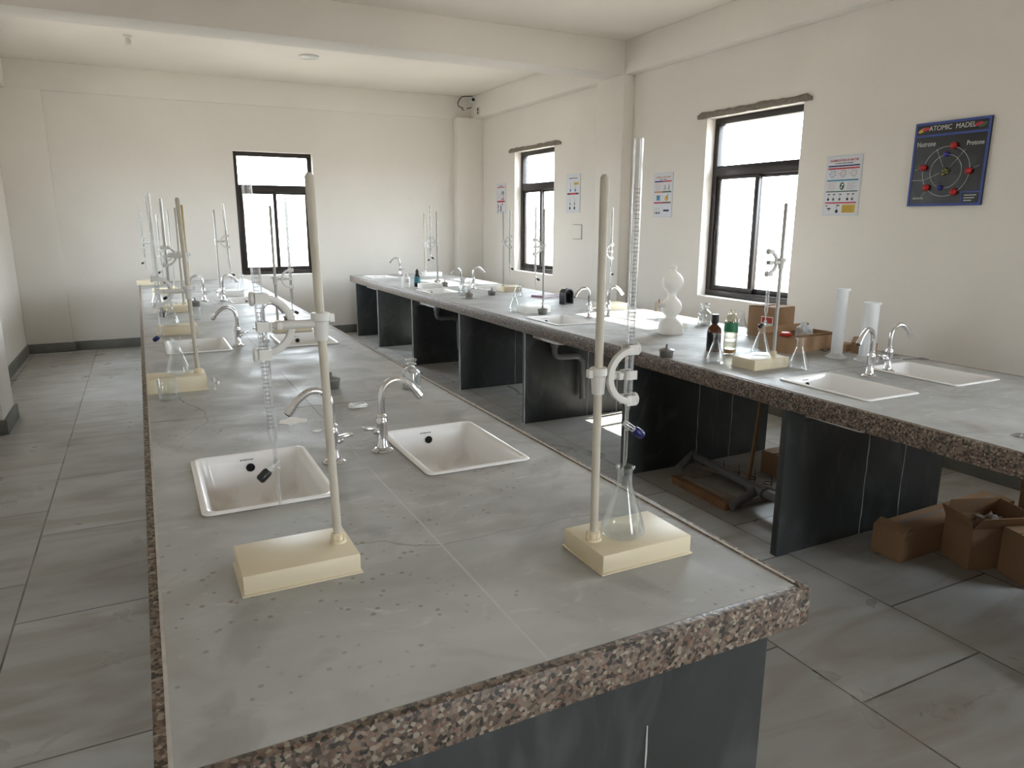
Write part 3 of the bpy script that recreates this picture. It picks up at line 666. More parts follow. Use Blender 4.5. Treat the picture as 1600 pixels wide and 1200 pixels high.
def bottle(x, y, z, label, r=.037, h=.095, m=M_CLOUD, stopper=True):
    t = empty('reagent_bottle', (x, y, z), label, 'bottle', group=None)
    mb = MB(); mb.lathe([(0, .001), (r-.004, 0), (r, .004), (r, h*.62), (r*.93, h*.72), (r*.45, h*.86), (r*.36, h*.9), (r*.36, h*.98), (r*.62, h), (r*.6, h*1.02), (r*.28, h), (r*.28, h*.9), (r*.88, h*.7), (r*.94, h*.6), (r*.94, .007), (0, .005)], m, n=30)
    mb.build('bottle_body', t)
    if stopper:
        mb = MB(); mb.lathe([(0, h*.9), (r*.26, h*.9), (r*.3, h*1.03), (r*.35, h*1.08), (r*.62, h*1.14), (r*.66, h*1.18), (r*.6, h*1.2), (0, h*1.2)], M_GLASS, n=24); mb.build('glass_stopper', t)
    return t
bottle(.976, 2.87, ZT, 'cloudy stoppered reagent bottle near the right edge of the middle bench', .038, .105)
bottle(3.405, 3.80, ZT, 'clear stoppered reagent bottle by the wall, right of the bulb apparatus', .044, .125, M_CLOUD)
bottle(3.10, 3.22, ZT, 'clear bottle half hidden behind the green labelled water bottle', .04, .16, M_GLASS, False)
t = empty('amber_bottle', (2.765, 3.0, ZT), 'amber reagent bottle with black cap behind the plastic water bottle', 'bottle')
mb = MB(); mb.lathe([(0, 0), (.036, 0), (.038, .004), (.038, .115), (.034, .128), (.017, .146), (.015, .15), (.015, .17), (0, .17)], M_AMBER, n=28); mb.build('bottle_body', t)
mb = MB(); mb.lathe([(.0384, .02), (.0386, .02), (.0386, .105), (.0384, .105)], M_DARKGL, n=28, closed=True); mb.build('label_wrap', t)
mb = MB(); mb.lathe([(.019, .155), (.02, .156), (.02, .2), (.018, .203), (0, .203)], M_BLACK, n=24); mb.build('cap', t)
t = empty('water_bottle', (2.775, 2.885, ZT), 'ribbed plastic water bottle with a green label and amber dregs', 'bottle')
prof = [(0, .003), (.03, 0), (.034, .006)]
for k in range(9): prof += [(.0352, .014+k*.0115), (.0325, .0195+k*.0115)]
prof += [(.035, .122), (.035, .17), (.034, .185), (.026, .205), (.015, .222), (.0135, .226), (.0135, .24), (.0125, .241), (.0125, .224), (.024, .204), (.032, .185), (.033, .17), (.033, .12), (.0315, .02), (0, .006)]
mb = MB(); mb.lathe(prof, M_WATER, n=28); mb.build('bottle_body', t)
mb = MB(); mb.lathe([(.0353, .124), (.0358, .124), (.0358, .172), (.0353, .172)], M_GREEN, n=28, closed=True); mb.build('label_wrap', t)
mb = MB(); mb.lathe([(0, .008), (.0295, .008), (.030, .03), (0, .03)], mat('amber_liquid', (.40, .21, .06), .1), n=28); mb.build('liquid', t)
t = empty('plastic_bottle', (2.475, 7.37, ZT), 'white plastic bottle at the far front edge of the right bench', 'bottle')
mb = MB(); mb.lathe([(0, 0), (.04, 0), (.044, .005), (.044, .095), (.04, .108), (.024, .12), (.022, .125), (0, .125)], M_CREAM2, n=26); mb.build('bottle_body', t)
mb = MB(); mb.lathe([(.024, .12), (.026, .121), (.026, .145), (.024, .148), (0, .148)], M_CLAMP, n=22); mb.build('cap', t)
mb = MB()
for k in range(3): mb.box(-.022, .022, -.0455, -.044, .058+k*.012, .062+k*.012, M_MARK)
mb.build('label_print', t)
t = empty('dark_bottle', (2.62, 7.42, ZT), 'dark glass bottle with a teal label beside the white plastic bottle', 'bottle')
mb = MB(); mb.lathe([(0, 0), (.031, 0), (.034, .004), (.034, .11), (.03, .125), (.015, .14), (.014, .15), (0, .15)], M_DARKGL, n=26); mb.build('bottle_body', t)
mb = MB(); mb.lathe([(.0343, .045), (.0348, .045), (.0348, .105), (.0343, .105)], M_TEAL, n=26, closed=True); mb.build('label_wrap', t)
mb = MB(); mb.lathe([(.017, .142), (.018, .143), (.018, .168), (.01, .175), (.009, .186), (0, .187)], M_BLACK, n=20); mb.build('dropper_cap', t)

def burner(x, y, label, z=ZT):
    t = empty('spirit_burner', (x, y, z), label, 'burner', group='metal spirit burners')
    mb = MB(); mb.lathe([(0, 0), (.031, 0), (.034, .004), (.037, .034), (.040, .036), (.040, .040), (.034, .043), (.015, .049), (0, .049)], M_BURN, n=30); mb.build('burner_body', t)
    mb = MB(); mb.lathe([(.009, .047), (.009, .052), (.006, .053), (.006, .068), (.004, .070), (0, .070)], M_BURN, n=16); mb.build('wick_holder', t)
    return t
b0 = burner(2.414, 2.965, 'metal spirit burner near the front edge of the right bench, nearest the camera')
for x, y, lb in [(.67, 3.02, 'metal spirit burner on the middle bench beyond the front sinks'), (.10, 5.86, 'dark metal spirit burner on the left edge of the middle bench'),
                 (.36, 6.48, 'metal spirit burner before the far left tap of the middle bench'), (.885, 5.2, 'dark metal burner behind the far right stand on the middle bench'),
                 (2.69, 4.79, 'metal spirit burner before the pale stand against the farther window'), (2.96, 6.27, 'metal spirit burner between the dish and the pink book'),
                 (2.93, 7.62, 'metal spirit burner farthest away, behind the white based stand'), (2.90, 7.33, 'metal spirit burner beside the end of the white based stand')]:
    dup(b0, (x, y, ZT), 0, lb)
mb = MB(); mb.lathe([(0, 0), (.035, 0), (.062, .006), (.064, .008), (.06, .008), (.034, .003), (0, .003)], M_SINK, n=32)
single(mb, 'dish', 'shallow white dish under a spirit burner on the right bench', 'dish', (2.655, 6.11, ZT))
dup(b0, (2.655, 6.11, ZT+.004), 0, 'metal spirit burner standing on the shallow white dish')

# Kipp apparatus
t = empty('gas_generator', (2.96, 3.61, ZT), 'milky white three bulb gas generator apparatus on the right bench', 'lab apparatus')
def bulb(zc, r, z0, z1, n=12):
    out = []
    for i in range(n+1):
        z = z0+(z1-z0)*i/n; out.append((math.sqrt(max(r*r-(z-zc)**2, .0001)), z))
    return out
mb = MB(); mb.lathe([(0, 0), (.076, 0), (.08, .004)]+[(.08*math.cos(q)**.6, .02+.082*math.sin(q)) for q in [i*1.25/9 for i in range(10)]]+[(.036, .104), (.032, .108)], M_MILK, n=36); mb.build('lower_bell', t)
mb = MB(); mb.lathe([(.032, .106)]+bulb(.168, .064, .115, .218)+[(.033, .224), (.027, .235), (.03, .262)], M_MILK, n=36); mb.build('middle_bulb', t)
mb = MB(); mb.lathe([(.03, .258)]+bulb(.325, .066, .268, .385)+[(.021, .39), (.019, .396), (.021, .412), (.024, .414), (.024, .420), (.012, .423), (0, .425)], M_MILK, n=36); mb.build('upper_bulb', t)
mb = MB(); mb.tube([(.07, -.03, .045), (.095, -.04, .045)], [.018, .02], M_MILK, n=16); mb.build('side_plug', t)
mb = MB(); mb.tube([(-.05, 0, .175), (-.07, 0, .185), (-.082, 0, .182), (-.09, 0, .17), (-.098, 0, .172), (-.106, 0, .195), (-.112, 0, .205), (-.12, 0, .205)], [.014, .011, .009, .008, .007, .006, .006, .006], M_CLAMP, n=12); mb.build('side_arm', t)
mb = MB(); mb.tube([(-.10, 0, .195), (-.098, 0, .225)], [.004, .003], M_RED, n=8); mb.build('red_tap', t)
mb = MB(); mb.lathe([(0, .205), (.006, .207), (.0085, .2), (.0085, .15), (.006, .148)], M_CREAM, c=(-.122, 0, 0), n=14); mb.build('rubber_sleeve', t)
mb = MB(); mb.lathe([(.005, .155), (.005, .14)]+[(.005+.016*math.sin(PI*i/8), .14-.06*i/8) for i in range(1, 8)]+[(.004, .08), (.004, .045), (.003, .045), (.003, .08)], M_GLASS, c=(-.122, 0, 0), n=18); mb.build('drying_bulb', t)

def cylinder(x, y, r, h, fr, label):
    t = empty('measuring_cylinder', (x, y, ZT), label, 'measuring cylinder', group='white measuring cylinders')
    mb = MB(); mb.lathe([(fr, .0), (fr, .004), (fr*.8, .010), (r+.004, .022), (r, .028)], M_PP, n=6 if r < .035 else 24); mb.lathe([(fr*.98, 0), (0, 0)], M_PP, n=6 if r < .035 else 24); mb.build('foot', t, angle=25)
    mb = MB(); mb.lathe([(r, .02), (r, h-.006), (r+.002, h-.003), (r+.002, h), (r-.0005, h), (r-.0005, h-.003)], M_PP, n=32)
    mb.prism([(r-.001, -.008), (r+.012, 0), (r-.001, .008)], h-.012, h, M_PP, Matrix.Rotation(-.5, 4, 'Z')); mb.build('graduated_tube', t)
cylinder(3.215, 2.565, .029, .362, .058, 'tall narrow white measuring cylinder, left of the pair by the taps')
cylinder(3.285, 2.44, .038, .30, .06, 'shorter wide white measuring cylinder just behind the taps')

# ---------------------------------------------------------------- boxes and clutter on the right bench
def carton(name, x, y, z, rz, sx, sy, sz, label, flaps=(), open_top=False, tape=False, group=None):
    """closed or open box, walls 4 mm; flaps: (side, angle, length) hinged on the top rim"""
    t = empty(name, (x, y, z), label, 'cardboard box', rz, group)
    w_ = .004; mb = MB()
    mb.box(-sx/2, sx/2, -sy/2, sy/2, 0, w_, M_CARD)
    mb.box(-sx/2, sx/2, -sy/2, -sy/2+w_, w_, sz, M_CARD); mb.box(-sx/2, sx/2, sy/2-w_, sy/2, w_, sz, M_CARD)
    mb.box(-sx/2, -sx/2+w_, -sy/2+w_, sy/2-w_, w_, sz, M_CARD); mb.box(sx/2-w_, sx/2, -sy/2+w_, sy/2-w_, w_, sz, M_CARD)
    mb.build('box_body', t, bevel=0, smooth=False)
    for side, ang, ln in flaps:
        fb = MB(); hw = (sx if side in 'fb' else sy)/2-.002
        fb.box(-hw, hw, 0, ln, 0, w_*.8, M_CARD)
        o = fb.build('flap', t, smooth=False)
        pos, r = {'f': ((0, -sy/2+.001, sz), 0), 'b': ((0, sy/2-.001, sz), PI), 'l': ((-sx/2+.001, 0, sz), -PI/2), 'r': ((sx/2-.001, 0, sz), PI/2)}[side]
        o.location = pos; o.rotation_euler = (ang, 0, r)
    if tape:
        tb = MB(); tb.box(-sx/2-.001, sx/2+.001, -.022, .022, sz+.004, sz+.0056, M_TAPE); tb.build('packing_tape', t, smooth=False)
    return t
bx = carton('cardboard_box', 3.47, 3.27, ZT, .12, .185, .20, .185, 'brown cardboard box by the wall below the nearer right window', flaps=[('f', .02, .09), ('b', .05, .09)])
mb = MB(); mb.box(-.0945, -.0925, -.085, .0, .03, .13, M_PAPER); mb.box(-.0955, -.0945, -.08, -.005, .09, .125, M_RED); mb.build('shipping_label', bx, smooth=False)
tr = carton('cardboard_tray', 3.27, 2.86, ZT, .02, .42, .2, .085, 'open brown cardboard tray with torn flap behind the right flask', flaps=[('f', 2.6, .035), ('b', 2.2, .04)])
mb = MB(); mb.lathe([(0, 0), (.03, .002), (.035, .012), (.025, .022), (0, .024)], M_RED, n=14); single(mb, 'red_cap', 'red plastic lid lying in the cardboard tray', 'lid', (3.16, 2.86, ZT+.075))
def crumple(name, x, y, z, sc, m, label, cat, sq=1, seed=1):
    bm = bmesh.new(); bmesh.ops.create_icosphere(bm, subdivisions=3, radius=sc); rnd = random.Random(seed)
    for v in bm.verts:
        n_ = rnd.uniform(.7, 1.2); v.co *= n_; v.co.z *= sq
    mn = min(v.co.z for v in bm.verts)
    for v in bm.verts: v.co.z -= mn
    me = bpy.data.meshes.new(name); bm.to_mesh(me); bm.free(); me.materials.append(m)
    o = bpy.data.objects.new(name, me); COL.objects.link(o); o.location = (x, y, z); return info(o, label, cat)
crumple('plastic_wrap', 3.32, 2.88, ZT+.004, .045, M_DUST, 'crumpled clear plastic wrap sticking out of the cardboard tray', 'plastic wrap', 1.5)
carton('small_box', 3.455, 2.70, ZT, .1, .09, .06, .035, 'small white and dark carton right of the cardboard tray', flaps=[('f', .03, .03), ('b', .0, .03)]).children
carton('small_box', 3.455, 2.585, ZT, -.1, .09, .09, .06, 'small brown carton between the two measuring cylinders', flaps=[('b', 1.2, .03)])
# wire tongs and scissors by the wall
def loop_tool(x, y, rz, label, L=.15):
    mb = MB()
    for s_ in (1, -1):
        mb.tube([(0, s_*.004, .004), (L*.6, s_*.006, .004), (L*.66, s_*.010, .004)]+[(L*.8+.022*math.cos(q), s_*.014+s_*.011*math.sin(q), .004) for q in [PI-.3-i*(2*PI-.6)/10 for i in range(11)]], .0022, M_STEEL, n=6)
    mb.lathe([(0, 0), (.004, 0), (.004, .008), (0, .008)], M_STEEL, c=(L*.3, 0, 0), n=10)
    return single(mb, 'tongs', label, 'tongs', (x, y, ZT), rz, group='steel tongs on the right bench')
loop_tool(2.72, 1.285, PI-.05, 'steel tongs lying alone near the front edge of the right bench, at the right border', .2)
for k, (x, y, r) in enumerate([(3.33, 2.72, .4), (3.36, 2.77, 2.4), (3.30, 2.70, 1.2)]):
    loop_tool(x, y, r, ['small tongs lying before the tray, pointing to the wall', 'small tongs lying before the tray, crossing another', 'small tongs nearest the narrow cylinder'][k], .11)
for k, (x, y, r) in enumerate([(3.44, 2.44, .3), (3.50, 2.40, 2.9), (3.52, 2.46, .9), (3.47, 2.36, -.3)]):
    loop_tool(x, y, r, ['steel tongs behind the right tap, nearest it', 'steel tongs behind the right tap along the bench edge', 'steel tongs behind the right tap closest to the wall', 'steel tongs behind the right tap at the sink rim'][k], .14)
t = empty('book', (3.36, 5.93, ZT), 'closed pink covered book lying on the right bench', 'book', .35)
mb = MB(); mb.box(-.11, .11, -.08, .08, 0, .003, M_PURPLE); mb.box(-.11, .11, -.08, .08, .015, .018, M_PURPLE); mb.box(-.112, -.109, -.08, .08, 0, .018, M_PURPLE); mb.build('cover', t, smooth=False)
mb = MB(); mb.box(-.108, .107, -.077, .077, .003, .015, M_PAPER); mb.build('pages', t, smooth=False)
mb = MB(); mb.box(-.06, .07, -.045, .045, 0, .0035, M_PAPER); single(mb, 'paper_slip', 'white slip of paper on top of the pink book', 'paper', (3.36, 5.93, ZT+.018), .1)
t = empty('tape_holder', (3.215, 5.31, ZT), 'black arch shaped plastic holder on the right bench left of the tap pair', 'holder', .25)
def arch(hw, h, n=12): return [(-hw, 0)]+[(hw*math.cos(q), h-hw*.75+hw*.75*math.sin(q)) for q in [PI-i*PI/n for i in range(n+1)]]+[(hw, 0)]
def arch_solid(mb, o, i, y0, y1, m):
    n = len(o); vs = [(x, y, z) for y in (y0, y1) for (x, z) in o]+[(x, y, z+.008) for y in (y0, y1) for (x, z) in i]; fs = []
    for k in range(n):
        j = (k+1) % n; fs += [(k, j, n+j, n+k), (2*n+k, 3*n+k, 3*n+j, 2*n+j), (k, 2*n+k, 2*n+j, j), (n+k, n+j, 3*n+j, 3*n+k)]
    mb.add(vs, fs, m)
mb = MB(); arch_solid(mb, arch(.058, .135), arch(.044, .112), -.03, .03, M_BLACK); mb.build('outer_frame', t, bevel=.002)
mb = MB(); arch_solid(mb, [(x, z+.004) for x, z in arch(.045, .113)], arch(.03, .09), -.015, .02, M_DARKGL); mb.build('inner_ring', t)
mb = MB(); mb.box(-.044, .044, .014, .024, .01, .1, M_BLACK); mb.build('back_plate', t)

# clutter on the middle bench
mb = MB()
for k in range(7):
    rr = .028+random.uniform(-.004, .004); oz = .003+k*.0016
    mb.tube([(rr*1.1*math.cos(q)+random.uniform(-.002, .002), rr*.8*math.sin(q)+random.uniform(-.002, .002), oz+.002*math.sin(q*3+k)) for q in [2*PI*i/24 for i in range(24)]], .0022, M_PAPER, n=6, closed=True)
mb.tube([(.03, 0, .003), (.045, .01, .006), (.048, -.01, .002)], .001, M_PAPER, n=5)
single(mb, 'thread_coil', 'small coil of white thread on the middle bench between tap and burner', 'thread', (.685, 2.655, ZT))
mb = MB()
pl = [(.05*math.cos(2*PI*i/16)*(1+.15*math.sin(i*2.3)), .05*.9*math.sin(2*PI*i/16)*(1+.2*math.cos(i*1.7))) for i in range(16)]
mb.prism(pl, 0, .0012, M_PAPER); single(mb, 'paper_scrap', 'torn white paper scrap lying behind the left tap of the nearest pair', 'paper', (.425, 2.56, ZT), smooth=False)
mb = MB(); mb.prism([(x*.35, y*.3) for x, y in pl], 0, .0012, M_PAPER); single(mb, 'paper_scrap', 'tiny white paper crumb nearer the front than the torn scrap', 'paper', (.475, 2.40, ZT), .3, smooth=False)
t = empty('loose_stopcock', (.222, 3.20, ZT), 'loose white stopcock leaning at the end of the left edge stand', 'stopcock', -.4)
mb = MB(); mb.tube([(0, 0, .008), (.0, .0, .03), (0, 0, .052)], [.003, .0075, .003], M_CLAMP, n=12); mb.tube([(-.016, 0, .03), (.016, 0, .03)], .006, M_CLAMP, n=12)
mb.tube([(0, 0, 0), (0, 0, .01)], [.006, .004], M_CLAMP, n=12); mb.build('plug', t)
mb = MB(); mb.box(.014, .019, -.012, .012, .024, .036, M_CLAMP); mb.build('key', t, bevel=.002)

# ---------------------------------------------------------------- on the floor under the right bench
c1 = carton('cardboard_box', 3.30, 1.93, 0, .02, .86, .15, .13, 'long flat cardboard box on the floor under the right bench', flaps=[('f', .10, .07), ('b', .02, .07), ('l', .5, .05)], tape=True, group=None)
c2 = carton('cardboard_box', 3.215, 1.71, 0, -.35, .25, .17, .19, 'open cardboard box with raised flaps, middle of the floor boxes', flaps=[('f', 2.2, .08), ('b', 1.3, .08), ('l', 2.0, .06), ('r', 1.5, .07)])
crumple('packing_paper', 3.24, 1.70, .12, .065, M_WOOD2, 'crumpled brown packing paper in the open floor box', 'packing paper', .7, 4)
crumple('plastic_wrap', 3.34, 1.585, .2, .032, M_DUST, 'grey crumpled plastic on top of the right floor box', 'plastic wrap', 1.2, 5)
c3 = carton('cardboard_box', 3.325, 1.475, 0, -.35, .36, .17, .2, 'closed cardboard box with a white label, rightmost of the floor boxes', flaps=[('f', .03, .08), ('b', .03, .08)])
mb = MB(); mb.box(-.14, -.07, -.0865, -.085, .09, .14, M_PAPER); mb.build('white_label', c3, smooth=False)
c4 = carton('cardboard_box', 3.74, 1.66, 0, .1, .3, .25, .26, 'cardboard box behind the others beside the wall', flaps=[('f', 2.3, .1), ('l', 2.0, .08)])
carton('cardboard_box', 3.32, 2.92, 0, 0, .2, .2, .13, 'dark carton under the right bench behind the wooden rack', flaps=[('f', .02, .09), ('b', .02, .09)])
mb = MB(); mb.tube([(0, 0, 0), (.04, 0, .35), (.07, 0, .69)], .0105, M_WOOD, n=14)
single(mb, 'wooden_stick', 'brown wooden stick leaning under the right bench', 'stick', (2.83, 2.74, .012))
t = empty('pipe_frame', (2.80, 2.85, 0), 'grey plastic pipe piece with a tee lying over the wooden rack', 'pipe')
mb = MB(); mb.tube([(.05, .37, .10), (.005, -.15, .088), (-.04, -.60, .08)], .022, M_PIPE, n=18); mb.build('long_pipe', t)
mb = MB(); mb.tube([(-.01, -.22, .084), (-.19, -.23, .03)], .022, M_PIPE, n=18); mb.build('side_pipe', t)
mb = MB(); mb.tube([(.002, -.16, .089), (-.014, -.28, .087)], .028, M_PIPE, n=18); mb.tube([(-.012, -.22, .083), (-.07, -.222, .066)], .026, M_PIPE, n=18); mb.build('tee_joint', t)
mb = MB(); mb.tube([(.05, .36, .10), (-.12, .28, .062)], .024, M_PIPE, n=16); mb.build('end_pipe', t)
t = empty('wooden_rack', (2.80, 2.90, 0), 'pale wooden test tube rack lying on the floor under the right bench', 'rack')
mb = MB(); mb.box(-.045, .045, -.30, .30, .03, .045, M_WOOD2, Matrix.Translation((.16, .03, 0)) @ Matrix.Rotation(.22, 4, 'Z')); mb.build('upper_board', t, bevel=.001)
mb = MB(); mb.box(-.02, .02, -.23, .23, 0, .04, M_WOOD, Matrix.Translation((-.185, -.03, 0)) @ Matrix.Rotation(-.03, 4, 'Z')); mb.build('lower_board', t, bevel=.001)
mb = MB(); mb.box(-.015, .015, -.24, .24, 0, .03, M_WOOD2, Matrix.Translation((-.10, -.02, 0)) @ Matrix.Rotation(.05, 4, 'Z')); mb.build('middle_board', t, bevel=.001)
for y in (-.24, .20):
    mb = MB(); mb.box(-.20, .14, y-.014, y+.014, 0, .03, M_WOOD2); mb.build('cross_piece', t, bevel=.001)
for k in range(6):
    y = -.25+k*.1; x = .16-.22*(y-.03); mb = MB()
    mb.tube([(x+.024*math.cos(q), y+.024*math.sin(q), .048) for q in [2*PI*i/16 for i in range(16)]], .002, M_DARK, n=5, closed=True)
    mb.tube([(x-.05, y+.05, .03), (x-.05, y+.05, .12)], .0016, M_DARK, n=5); mb.build('wire_ring', t)

# ---------------------------------------------------------------- wall charts
def colm(n, c): return mat(n, c, .6)
C_NAVY = colm('print_navy', (.03, .03, .16)); C_REDP = colm('print_red', (.5, .04, .06)); C_CYAN = colm('print_cyan', (.06, .25, .38)); C_GRN = colm('print_green', (.05, .12, .07))
C_YEL = colm('print_yellow', (.62, .42, .06)); C_BLK = colm('print_black', (.02, .02, .025)); C_GREY = colm('print_grey', (.42, .42, .44)); C_PINK = colm('print_pink', (.62, .42, .44)); C_ORG = colm('print_orange', (.6, .22, .08))
C_LAM = colm('laminate_edge', (.62, .66, .70)); C_SHEET = colm('poster_sheet', (.68, .69, .74)); C_BROWN = colm('print_brown', (.13, .07, .04))
UP = Matrix(((1, 0, 0, 0), (0, 0, -1, 0), (0, 1, 0, 0), (0, 0, 0, 1)))      # xy plane -> facing -y
def poster(yc, zc, W, H, label, tilt=0, name='science_chart', cat='poster'):
    t = empty(name, (XR-.004, yc, zc), label, cat, -PI/2); return t
def sheet(t, W, H):
    mb = MB(); mb.box(-W/2, W/2, -.001, .003, -H/2, H/2, C_LAM); mb.box(-W/2+.012, W/2-.012, -.0016, -.001, -H/2+.012, H/2-.012, C_SHEET); return mb
def pr(mb, x0, x1, z0, z1, m, k=0): mb.box(x0, x1, -.0022-k*.0003, -.0016, z0, z1, m)
def lab_disc(mb, x, z, r, m, k=0, n=16): mb.prism([(r*math.cos(2*PI*i/n), r*math.sin(2*PI*i/n)) for i in range(n)], 0, .0007+.0003*k, m, Matrix.Translation((x, -.0016, z)) @ UP)
# classification of matter
W, H = .285, .40; t = poster(3.52, 1.712, W, H, 'laminated chart titled CLASSIFICATION OF MATTER right of the nearer window')
mb = sheet(t, W, H)
pr(mb, -.125, .125, .125, .134, C_NAVY); pr(mb, -.125, .125, .108, .118, C_REDP)
for k in range(3):
    cx = -.083+k*.083
    for i in range(18):
        q = i*2.4; r = .006+.022*math.sqrt(i/18); lab_disc(mb, cx+r*math.cos(q), .078+r*math.sin(q), .0032, (C_NAVY, C_BLK, C_BROWN)[k] if i % 3 else (C_CYAN, C_REDP, C_YEL)[k], n=7)
    if k: pr(mb, cx-.042, cx-.041, .045, .106, C_GREY)
pr(mb, -.125, .125, .030, .040, C_CYAN)
for i in range(6): pr(mb, -.115, -.05-.01*(i % 2), .018-i*.009, .021-i*.009, C_PINK); pr(mb, .04, .115-.012*(i % 3), .018-i*.009, .021-i*.009, C_GREY)
mb.prism([(.018*math.cos(2*PI*i/18), .026*math.sin(2*PI*i/18)) for i in range(18)], 0, .0007, C_GRN, Matrix.Translation((0, -.0016, -.003)) @ UP)
lab_disc(mb, .003, .006, .007, C_SHEET, 1); lab_disc(mb, -.004, -.012, .006, C_SHEET, 1)
pr(mb, -.125, .125, -.042, -.035, C_GRN)
for x in (-.105, -.063, -.012, .05, .088):
    pr(mb, x-.004, x+.016, -.060, -.054, C_BLK); pr(mb, x, x+.003, -.084, -.060, C_GREY); lab_disc(mb, x+.002, -.090, .009, C_BLK if x in (-.105, .05) else C_GRN)
pr(mb, -.125, .125, -.118, -.109, C_REDP)
pr(mb, .015, .12, -.180, -.126, C_YEL)
for i in range(5): pr(mb, .022, .11-.008*(i % 2), -.138-i*.009, -.136-i*.009, C_BROWN, 1)
lab_disc(mb, -.025, -.17, .012, C_BLK); pr(mb, -.03, -.022, -.165, -.132, C_GREY); pr(mb, -.03, -.005, -.134, -.127, C_BLK); pr(mb, -.105, -.075, -.155, -.147, C_BLK); pr(mb, -.093, -.087, -.165, -.155, C_BLK); pr(mb, -.12, -.102, -.136, -.13, C_BLK)
mb.build('printed_sheet', t, smooth=False)
text('lettering', 'CLASSIFICATION OF MATTER', .0215, C_REDP, t, Matrix.Translation((0, -.0026, .165)) @ UP, .0004, .80)
text('lettering', 'ON THE BASIS OF CHEMICAL COMPOSITION', .009, C_BLK, t, Matrix.Translation((0, -.0026, .146)) @ UP, .0004, .8)
# atomic model board
W, H = .45, .485; t = poster(2.795, 1.81, W, H, 'black handmade ATOMIC MADEL board with blue border and red balls on the right wall', name='atomic_model_board', cat='poster')
C_BLU = colm('blue_tape_border', (.055, .085, .30)); C_FILM = mat('black_glossy_sheet', (.010, .010, .011), .33, bump=.35, scale=9); C_WHT = colm('white_chalk', (.62, .62, .6)); C_BALL = mat('red_clay_ball', (.42, .02, .02), .4); C_BLB = mat('blue_clay_ball', (.03, .03, .25), .45); C_GOLD = mat('gold_foil', (.4, .25, .06), .3, .4, noise=.5, scale=60)
mb = MB(); mb.box(-W/2, W/2, -.010, .003, -H/2, H/2, C_FILM); mb.build('board', t, smooth=False)
mb = MB(); bw = .014
for q in ((-W/2, W/2, H/2-bw, H/2), (-W/2, W/2, -H/2, -H/2+bw), (-W/2, -W/2+bw, -H/2+bw, H/2-bw), (W/2-bw, W/2, -H/2+bw, H/2-bw), (-W/2+bw, W/2-bw, H/2-.083, H/2-.070), (.105, W/2-bw, -H/2+.072, -H/2+.08), (.105, .113, -H/2+bw, -H/2+.072)):
    mb.box(q[0], q[1], -.0125, -.0098, q[2], q[3], C_BLU)
mb.build('blue_border', t, smooth=False)
mb = MB(); cx, cz = -.005, -.045
for r in (.095, .142): mb.tube([(cx+r*math.cos(2*PI*i/48), -.0115, cz+r*math.sin(2*PI*i/48)) for i in range(48)], .0014, C_WHT, n=6, closed=True)
mb.build('orbit_wire', t)
for x, z in ((.03, .098), (.135, -.05), (-.142, -.018), (-.11, -.135), (.062, -.165)):
    mb = MB(); mb.lathe([(0, -.02)]+[(.02*math.cos(q), .02*math.sin(q)) for q in [-PI/2+PI*i/8 for i in range(1, 8)]]+[(0, .02)], C_BALL, n=16, mtx=Matrix.Translation((x, -.018, z))); mb.build('red_ball', t)
for x, z in ((-.01, .052), (-.025, -.138)):
    mb = MB(); mb.lathe([(0, -.015)]+[(.015*math.cos(q), .015*math.sin(q)) for q in [-PI/2+PI*i/8 for i in range(1, 8)]]+[(0, .015)], C_BLB, n=14, mtx=Matrix.Translation((x, -.016, z))); mb.build('blue_ball', t)
mb = MB()
for i in range(9):
    q = i*2.4; r = .02*math.sqrt(i/9); mb.lathe([(0, -.009), (.008, -.004), (.009, 0), (.008, .004), (0, .009)], C_GOLD if i % 2 else C_GRN, n=8, mtx=Matrix.Translation((cx+r*math.cos(q)-.0, -.016, cz+r*math.sin(q))))
mb.build('nucleus', t)
mb = MB()
for p0, p1 in (((-.075, .085), (-.022, -.02)), ((.10, .075), (.02, -.02)), ((-.04, -.052), (-.13, -.09)), ((-.20, -.03), (-.145, -.018)), ((-.14, -.19), (-.11, -.15)), ((.15, -.04), (.19, -.02)), ((-.21, -.09), (-.13, -.09))):
    mb.tube([(p0[0], -.0115, p0[1]), (p1[0], -.0115, p1[1])], .0011, C_WHT, n=5)
mb.build('pointer_line', t)
T = lambda x, z, r=0: Matrix.Translation((x, -.0108, z)) @ UP @ Matrix.Rotation(r, 4, 'Z')
text('lettering', 'ATOMIC  MADEL', .040, C_WHT, t, T(0, .205), .0006, .92)
text('lettering', 'Nutrone', .042, C_WHT, t, T(-.145, .118), .0006, .8)
text('lettering', 'Protone', .038, C_WHT, t, T(.15, .105), .0006, .8)
text('lettering', 'electrone', .022, C_WHT, t, T(-.16, -.195), .0006, .8)
mb = MB()
for i, wd in enumerate((.07, .062, .045)): mb.box(.124, .124+wd, -.0112, -.0098, -H/2+.056-i*.015, -H/2+.060-i*.015, C_WHT)
mb.build('name_slip', t, smooth=False)
mb = MB()
for s_, c_ in ((-1, C_YEL), (1, C_GRN)):
    mb.prism([(.028*math.cos(2*PI*i/12), .011*math.sin(2*PI*i/12)) for i in range(12)], 0, .002, c_, Matrix.Translation((s_*.18, -.0098, .2)) @ UP @ Matrix.Rotation(.4, 4, 'Z')); mb.prism([(.024*math.cos(2*PI*i/12), .010*math.sin(2*PI*i/12)) for i in range(12)], 0, .0026, C_REDP, Matrix.Translation((s_*.158, -.0098, .205)) @ UP @ Matrix.Rotation(.2, 4, 'Z'))
mb.build('painted_leaf', t, smooth=False)
